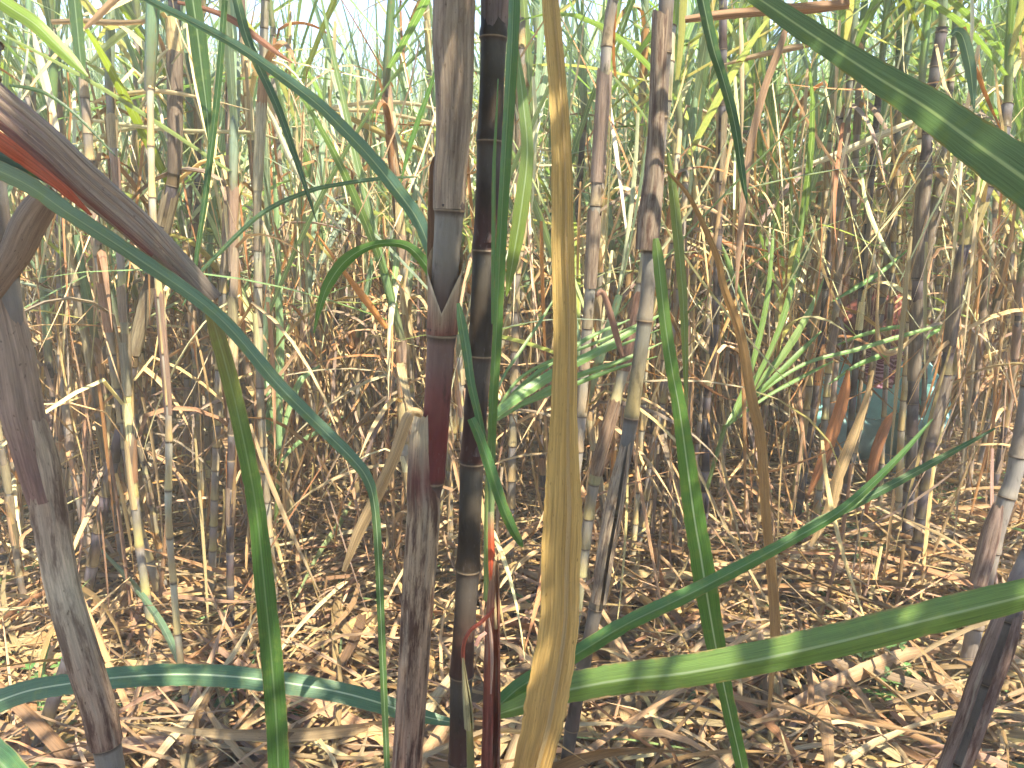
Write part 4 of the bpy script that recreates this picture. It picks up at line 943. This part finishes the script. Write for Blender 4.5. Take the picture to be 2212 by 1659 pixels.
# ------------------------------------------------------------------ far thicket: one mass
mb = MB(); ms = MB(); md = MB(); r = random.Random(5)
for k in range(1100):
    y = 5.4 + 8.0 * r.random() ** .95; x = (r.random() * 2 - 1) * (.68 * y + .6); h = 1.5 + .235 * y - r.uniform(1.1, 1.7) - (.3 if -.28 < x / y < -.06 else 0)
    base = Vector((x, y, 0)); top = base + Vector((r.uniform(-.25, .25), r.uniform(-.2, .2), h))
    c = jit(r.choice([ASH, PURPLE, YEL, OLIVE, TAN]), r, .3)
    rows = [[base.lerp(top, f) + Vector((.0125*math.cos(q), .0125*math.sin(q), 0)) for q in (0, 1.57, 3.14, 4.71)] for f in (0, .33, .66, 1)]
    ms.grid(rows, (*c[:3], .3), [[(0, f), (.5, f), (.5, f), (0, f)] for f in (0, 1, 2, 3)], True)
    g = jit(r.choice([GREEN, BLUEGREEN, LIGHTGREEN, BLUEGREEN]), r, .25); az = r.uniform(0, 6.28)
    nl = 5 if y > 8 else 3
    for q in range(nl):
        f = q / (nl - 1)
        pts, sd = leaf_curve(top + Vector((0, 0, .35 * f)), az + q * math.pi + r.uniform(-.5, .5), R(45) * (1 - f) + R(r.uniform(3, 12)), r.uniform(1.1, 1.7), R(r.uniform(20, 90)) * (1 - .6 * f), 6, r, .7)
        ribbon(mb, pts, wprof(6, .030, .6, .3), jit(g, r, .2), sides=sd, fold=.25)
    for q in range(5):
        p = base.lerp(top, r.uniform(.3, .95))
        pts, sd = leaf_curve(p, r.uniform(0, 6.28), R(r.uniform(15, 60)), r.uniform(.4, 1.0), R(r.uniform(60, 120)), 6, r, 1.5, .5)
        ribbon(md, pts, wprof(6, .03, .8, .3), jit(r.choice(DRYS), r, .3), sides=sd, fold=.5)
ft = empty("cane_thicket"); tag(ft, "far wall of sugar cane closing the view behind the nearer rows", "sugar cane", None, "stuff")
ms.build("stalks", M_STALK, ft); mb.build("foliage", M_LEAF, ft); md.build("dead_leaves", M_DRY, ft)

# ------------------------------------------------------------------ ground and litter
mb = MB(); n = 90; rows, uu = [], []
for a in range(n + 1):
    row = []
    for b in range(n + 1):
        x = -10 + 20 * b / n; y = -3 + 20 * a / n; row.append(Vector((x, y, gz(x, y) - .02)))
    rows.append(row); uu.append([(b / n, a / n) for b in range(n + 1)])
mb.grid(rows, (.1, .07, .04, 0), uu)
o = mb.build("field_ground", M_GROUND); o["kind"] = "structure"
bg = MB(); bg.grid([[Vector((-900, -900, -.25)), Vector((900, -900, -.25))], [Vector((-900, 900, -.25)), Vector((900, 900, -.25))]], (.1, .1, .05, 0), [[(0, 0), (1, 0)], [(0, 1), (1, 1)]])
o = bg.build("land", M_GROUND); o["kind"] = "structure"
r = random.Random(9); mb = MB()
LIT = [(.34,.225,.115), (.38,.265,.145), (.43,.315,.185), (.26,.165,.085), (.19,.115,.06), (.31,.19,.095), (.29,.21,.135), (.46,.36,.23), (.23,.155,.10), (.32,.225,.155)]
def litter_strip(x, y, L, w, c, z0, tilt, bow):
    az = r.uniform(0, 6.28); n = 6; p = Vector((x, y, gz(x, y) + z0)); pts = []; a = az; k = r.uniform(-.9, .9)
    up = tilt
    for q in range(n + 1):
        pts.append(p.copy()); p = p + Vector((math.cos(a) * math.cos(up), math.sin(a) * math.cos(up), math.sin(up))) * (L / n)
        a += k / n; up -= bow / n
        g = gz(p.x, p.y) + .004
        if p.z < g: p.z = g + r.uniform(0, .01)
    s0 = Vector((-math.sin(az), math.cos(az), 0)); rl = r.gauss(0, .5); tw = r.gauss(0, .8); d0 = (pts[1] - pts[0]).normalized()
    sd = [Matrix.Rotation(rl + tw * q / n, 3, d0) @ s0 for q in range(n + 1)]
    ribbon(mb, pts, wprof(n, w, .7, .2), (*c, 0.), sides=sd, fold=r.choice([.3, .6, -.4, .9]))
for k in range(13500):
    y = 1.75 + 8.5 * r.random() ** 1.7; x = (r.random() * 2 - 1) * (.70 * y + .3)
    t = r.random()
    L = r.uniform(.15, .95); w = r.uniform(.006, .026)
    if r.random() < .05: w = r.uniform(.03, .045)
    c = jit((*r.choice(LIT), 0), r, .3)[:3]; c = (c[0] * .95, c[1] * .905, c[2] * .81)
    if r.random() < .02: c = jit((.12,.19,.07,0), r, .3)[:3]
    if t < .70: litter_strip(x, y, L, w, c, r.random() ** 1.3 * (.19 if y < 2.8 else .32), r.gauss(0, .14), r.uniform(-.1, .35))
    else: litter_strip(x, y, L * .8, w, c, r.random() * .10, r.uniform(.25, 1.0), r.uniform(.5, 2.2))
for k in range(420):
    y = 1.8 + 2.6 * r.random(); x = (r.random() * 2 - 1) * (.70 * y + .2)
    c = jit((*r.choice(LIT), 0), r, .3)[:3]
    c = (c[0] * .8, c[1] * .76, c[2] * .7)
    litter_strip(x, y, r.uniform(.45, 1.2), r.uniform(.026, .046), c, .06 + .16 * r.random(), r.gauss(0, .10), r.uniform(.0, .35))
o = mb.build("dead_leaf_litter", M_DRY); tag(o, "thick layer of dry straw coloured cane leaves covering the ground", "leaf litter", None, "stuff")
# leaning dead strips standing between the canes
mb = MB()
for k in range(9000):
    y = 2.6 + 6.5 * r.random() ** .9; x = (r.random() * 2 - 1) * (.70 * y + .3)
    p = Vector((x, y, r.uniform(.15, 2.3)))
    if in_window(p) or in_window(p - Vector((0, 0, .4))): continue
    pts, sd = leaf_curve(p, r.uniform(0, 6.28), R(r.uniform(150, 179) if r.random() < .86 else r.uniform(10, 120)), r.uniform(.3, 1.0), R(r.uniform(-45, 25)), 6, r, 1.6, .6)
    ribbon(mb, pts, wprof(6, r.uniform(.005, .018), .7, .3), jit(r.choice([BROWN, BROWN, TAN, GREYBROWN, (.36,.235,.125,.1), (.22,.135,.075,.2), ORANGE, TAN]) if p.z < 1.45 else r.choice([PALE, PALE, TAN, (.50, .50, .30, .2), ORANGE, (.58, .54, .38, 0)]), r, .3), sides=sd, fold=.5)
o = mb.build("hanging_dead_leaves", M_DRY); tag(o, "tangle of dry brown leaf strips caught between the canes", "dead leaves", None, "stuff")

mb = MB()
for k in range(620):
    y = 3.2 + 6.5 * r.random() ** .8; x = (r.random() * 2 - 1) * (.70 * y + .3)
    pts, sd = leaf_curve(Vector((x, y, r.uniform(1.1, 2.4))), r.uniform(0, 6.28), R(r.uniform(5, 150)), r.uniform(.4, 1.0), R(r.uniform(-30, 70)), 7, r, 1.2, .3)
    ribbon(mb, pts, wprof(7, r.uniform(.012, .034), .7, .3), jit(r.choice([GREEN, BLUEGREEN, LIGHTGREEN, YELLOWGREEN, (.36, .42, .22, .4)]), r, .3), sides=sd, fold=.4)
o = mb.build("loose_green_leaves", M_LEAF); tag(o, "green leaf blades hanging loose among the canes", "leaves", None, "stuff")
# fallen cane pieces
def fallen(label, a, b, w, pal, seed, hollow=False, z=.05):
    r = random.Random(seed)
    def gp(px, py):
        Y = (CAM_H - z) / math.tan(PITCH + math.atan((py - 829.5) / FPX)); return at(px, py, Y)
    A_, B_ = gp(*a), gp(*b); rad = px2m(w, A_) / 2
    root = empty("fallen_cane", A_); tag(root, label, "fallen cane", "broken cane pieces on the litter")
    d = B_ - A_; path = [d * (k / 8) + Vector((0, 0, .01 * math.sin(k))) for k in range(9)]
    mb = MB()
    if hollow:
        rows = []; X, Z = frame(d)
        for f, k in ((0, 1), (.5, .95), (.9, 1), (.97, 1.12), (1., 1.2), (1., 1.02), (.97, .95), (.8, .8)):
            rows.append([d * f + X * (rad * k * math.cos(q)) + Z * (rad * k * math.sin(q)) for q in [2*math.pi*j/14 for j in range(14)]])
        mb.grid(rows, [(.34,.25,.18,.6)] * 6 + [(.12,.06,.05,.2)] * 2, [[(j / 7, f * .3 * 8) for j in range(14)] for f in range(8)], True)
        mb.build("husk", M_DRY, root)
    else:
        stalk(mb, path, lambda s: rad, .11, pal, r, 10); mb.build("stalk", M_STALK, root)
fallen("hollow dry cane husk lying low right of the tan leaf with its open end showing", (1290, 1583), (1436, 1588), 20, 'mix', 1, True)
fallen("lilac broken cane slanting up from the litter left of the thick reddish cane", (795, 1120), (905, 1035), 13, 'purple', 2, z=.10)
fallen("blue-grey cane piece lying left of the thick reddish cane near the green blade", (590, 1255), (690, 1180), 12, 'purple', 3, z=.1)
fallen("pinkish cane piece lying under the hanging part of the blue-green blade", (520, 1320), (640, 1262), 13, 'purple', 4, z=.08)
fallen("mauve cane piece lying at right end of the hollow husk", (1440, 1560), (1530, 1500), 12, 'purple', 5, z=.09)
fallen("dark yellow-jointed cane lying slanted right of the straight dark cane", (1595, 1100), (1655, 960), 14, 'yellow', 6, z=.12)
def big_litter(label, pts, c, z, fold=.3, name="dead_leaf"):
    P3 = []
    for px, py, w in pts:
        Y = (CAM_H - z) / math.tan(PITCH + math.atan((py - 829.5) / FPX)); P3.append((px, py, Y, w))
    global i; i += 1
    hero_leaf(name, label, P3, c, M_DRY if c[0] > c[1] else M_LEAF, "leaf", "large leaves lying on the litter", roll=.5, fold=fold, nx=4, seed=i)
big_litter("red-orange split leaf on the litter near the bottom, right of the tan leaf", [(1255,1665,8),(1290,1650,22),(1330,1632,24),(1375,1615,12)], (.42,.10,.06,0), .1)
big_litter("long arched brown leaf on the litter across the right bottom", [(1640,1560,10),(1760,1500,26),(1880,1445,30),(1960,1415,26),(2030,1405,10)], (.40,.26,.15,0), .22)
big_litter("grey-brown leaf arching over the ground weeds at right", [(1600,1240,6),(1700,1240,14),(1800,1228,20),(1900,1232,22),(2050,1245,16),(2120,1250,5)], (.36,.24,.16,0), .2)
big_litter("pinkish curled husk lying slanted at the right bottom", [(1690,1600,8),(1730,1555,18),(1770,1510,22),(1800,1480,8)], (.46,.33,.27,0), .12, .9)
big_litter("flat lilac-grey husk piece at the bottom right of the green blade", [(1750,1530,34),(1775,1560,38),(1805,1600,30)], (.40,.31,.28,0), .03)
big_litter("upright tan leaf piece left of the olive hanging blade", [(300,1350,12),(312,1390,24),(326,1430,24),(336,1445,6)], (.46,.33,.19,0), .12)
big_litter("yellow straw leaf lying from the thick reddish cane towards lower left", [(700,1500,8),(740,1440,26),(790,1380,26),(850,1300,16)], (.50,.36,.18,0), .15)
big_litter("pale green leaf blade lying under the left canes", [(640,1290,3),(690,1195,9),(735,1130,12),(760,1080,3)], (.26,.33,.16,.3), .3)
big_litter("blue-green leaf drooping beside the thin yellow cane", [(215,1185,4),(280,1255,12),(330,1320,14),(365,1380,16),(388,1440,6)], (.15,.24,.14,.5), .3)
big_litter("green leaf lying flat at far left among the straw", [(-20,1265,12),(40,1240,15),(90,1215,6)], (.20,.30,.10,.3), .2)

# ------------------------------------------------------------------ small weeds
def leaflet(mb, p, d, L, w, c, nrm):
    rows = []; uu = []; s = d.cross(nrm).normalized()
    for q in range(6):
        f = q / 5; ww = w * math.sin(math.pi * min(1, .08 + f * .92)) ** .8 * .5
        c0 = p + d * (L * f) - nrm * (L * .25 * f * f)
        rows.append([c0 - s * ww + nrm * ww * .3, c0, c0 + s * ww + nrm * ww * .3]); uu.append([(0, f), (.5, f), (1, f)])
    mb.grid(rows, c, uu)
WE = []
for k in range(6):
    r2 = random.Random(60 + k); mb = MB(); sm = MB()
    for q in range(r2.randint(4, 7)):
        az = r2.uniform(0, 6.28); pts, sd = leaf_curve(Vector((0, 0, 0)), az, R(r2.uniform(5, 50)), r2.uniform(.12, .3), R(r2.uniform(10, 70)), 8, r2, .3)
        ribbon(sm, pts, [.003] * 9, (.14, .17, .06, 0), sides=sd, fold=.8)
        for t in range(2, 9):
            for sgn in (-1, 1):
                d = (sd[t] * sgn + Vector((0, 0, r2.uniform(-.1, .5))) + (pts[t] - pts[t-1]).normalized() * .5).normalized()
                L = r2.uniform(.018, .05) * (1.8 if k == 2 else 1)
                leaflet(mb, pts[t], d, L, L * r2.uniform(.4, .65), jit((.10, .20, .06, .3), r2, .3), Vector((r2.uniform(-.3, .3), r2.uniform(-.3, .3), 1)).normalized())
    WE.append((mb.mesh("foliage", M_LEAF), sm.mesh("stem", M_LEAF)))
r = random.Random(21)
for k, (px, py, lab) in enumerate([(1665,1190,"small weed left of the long grey-brown arched leaf"), (1780,1210,"small weed with fluffy heads right under the narrow green blade"), (1850,1170,"small weed under the long grey-brown arched leaf's crown"),
    (1700,1290,"weed tuft above the middle of the broad bright green blade"), (1800,1310,"weed tuft in the dark hollow above the broad green blade"), (1915,1270,"bright round-leaved weed at the foot of the thick dark canes"), (1990,1200,"weed right of the crossing thick canes"),
    (2040,1120,"pale weed left of the grey cane at the right edge"), (2100,1330,"weed between the grey cane and the thick corner cane"), (1760,1480,"weed below the broad green blade, beside the arched brown leaf"), (1860,1540,"weed low at the right, beneath the arched brown leaf"),
    (1960,1590,"weed left of the thick corner cane"), (2170,1590,"weed in the bottom right corner"), (2190,1130,"weed at the right edge behind the grey cane"), (560,1580,"dark weed below the flat blue-green blade at lower left"), (430,1560,"broad-leaved weed under the left part of the flat blue-green blade"),
    (640,1560,"weed just right of the olive hanging blade near the bottom"), (170,1600,"weed left of the foot of the mottled leaning stalk"), (1820,1640,"weed at the bottom edge right of the green hanging blade")]):
    if py > 1640: py = 1640
    Y = ground_Y(py); p = at(px, py, Y)
    root = empty("weed", p); tag(root, lab, "weed", "green weeds on the litter")
    f, s = WE[k % 6]; sc2 = r.uniform(.8, 1.3); rz = r.uniform(0, 6.28)
    link("foliage", f, root, (0, 0, 0), (0, 0, rz), (sc2,)*3); link("stem", s, root, (0, 0, 0), (0, 0, rz), (sc2,)*3)

# ------------------------------------------------------------------ light
SUN_EL, SUN_AZ = R(59), R(140)                                   # azimuth from straight ahead (+Y) towards the right (+X)
S = Vector((math.sin(SUN_AZ) * math.cos(SUN_EL), math.cos(SUN_AZ) * math.cos(SUN_EL), math.sin(SUN_EL)))
sun = bpy.data.lights.new("sun", 'SUN'); sun.energy = 5.0; sun.angle = R(.5); sun.color = (1, .915, .71)
so = bpy.data.objects.new("sun", sun); COL.objects.link(so); so.rotation_euler = S.to_track_quat('Z', 'Y').to_euler()
w = bpy.data.worlds.new("World"); sc.world = w; w.use_nodes = True; nt = w.node_tree; nt.nodes.clear()
sk = nt.nodes.new('ShaderNodeTexSky'); sk.sky_type = 'NISHITA'; sk.sun_disc = False
sk.sun_elevation = SUN_EL; sk.sun_rotation = SUN_AZ; sk.air_density = .9; sk.dust_density = 0.; sk.ozone_density = 3.; sk.altitude = 600
bgn = nt.nodes.new('ShaderNodeBackground'); bgn.inputs[1].default_value = .15
ow = nt.nodes.new('ShaderNodeOutputWorld'); nt.links.new(sk.outputs[0], bgn.inputs[0]); nt.links.new(bgn.outputs[0], ow.inputs[0])

sc.view_settings.view_transform = 'Standard'; sc.view_settings.look = 'None'; sc.view_settings.exposure = 2.05; sc.view_settings.gamma = 1
c = sc.cycles
c.use_adaptive_sampling = True; c.adaptive_threshold = .05
c.max_bounces = 7; c.diffuse_bounces = 5; c.glossy_bounces = 2; c.transmission_bounces = 4; c.use_denoising = True
c.caustics_reflective = False; c.caustics_refractive = False; c.sample_clamp_indirect = 6
bpy.context.view_layer.update()
top_z = max((ob.matrix_world @ Vector(cn)).z for ob in sc.objects if ob.type == 'MESH' for cn in ob.bound_box)
x0, x1, y0, y1, z0, z1 = -1000., 1000., -1000., 1000., -1.3, top_z + .1
vs = [Vector((x, y, z)) for z in (z0, z1) for x, y in ((x0, y0), (x1, y0), (x1, y1), (x0, y1))]
me = bpy.data.meshes.new("haze"); me.from_pydata(vs, [], [(3,2,1,0),(4,5,6,7),(0,1,5,4),(1,2,6,5),(2,3,7,6),(3,0,4,7)])
hm, hnt = nodes("haze"); pv = hnt.nodes.new('ShaderNodeVolumePrincipled'); pv.inputs['Color'].default_value = (1, .92, .74, 1); pv.inputs['Density'].default_value = .023; pv.inputs['Anisotropy'].default_value = .0
ho = hnt.nodes.new('ShaderNodeOutputMaterial'); hnt.links.new(pv.outputs[0], ho.inputs['Volume']); me.materials.append(hm)
ho = bpy.data.objects.new("haze", me); COL.objects.link(ho); ho["kind"] = "stuff"
c.volume_bounces = 0
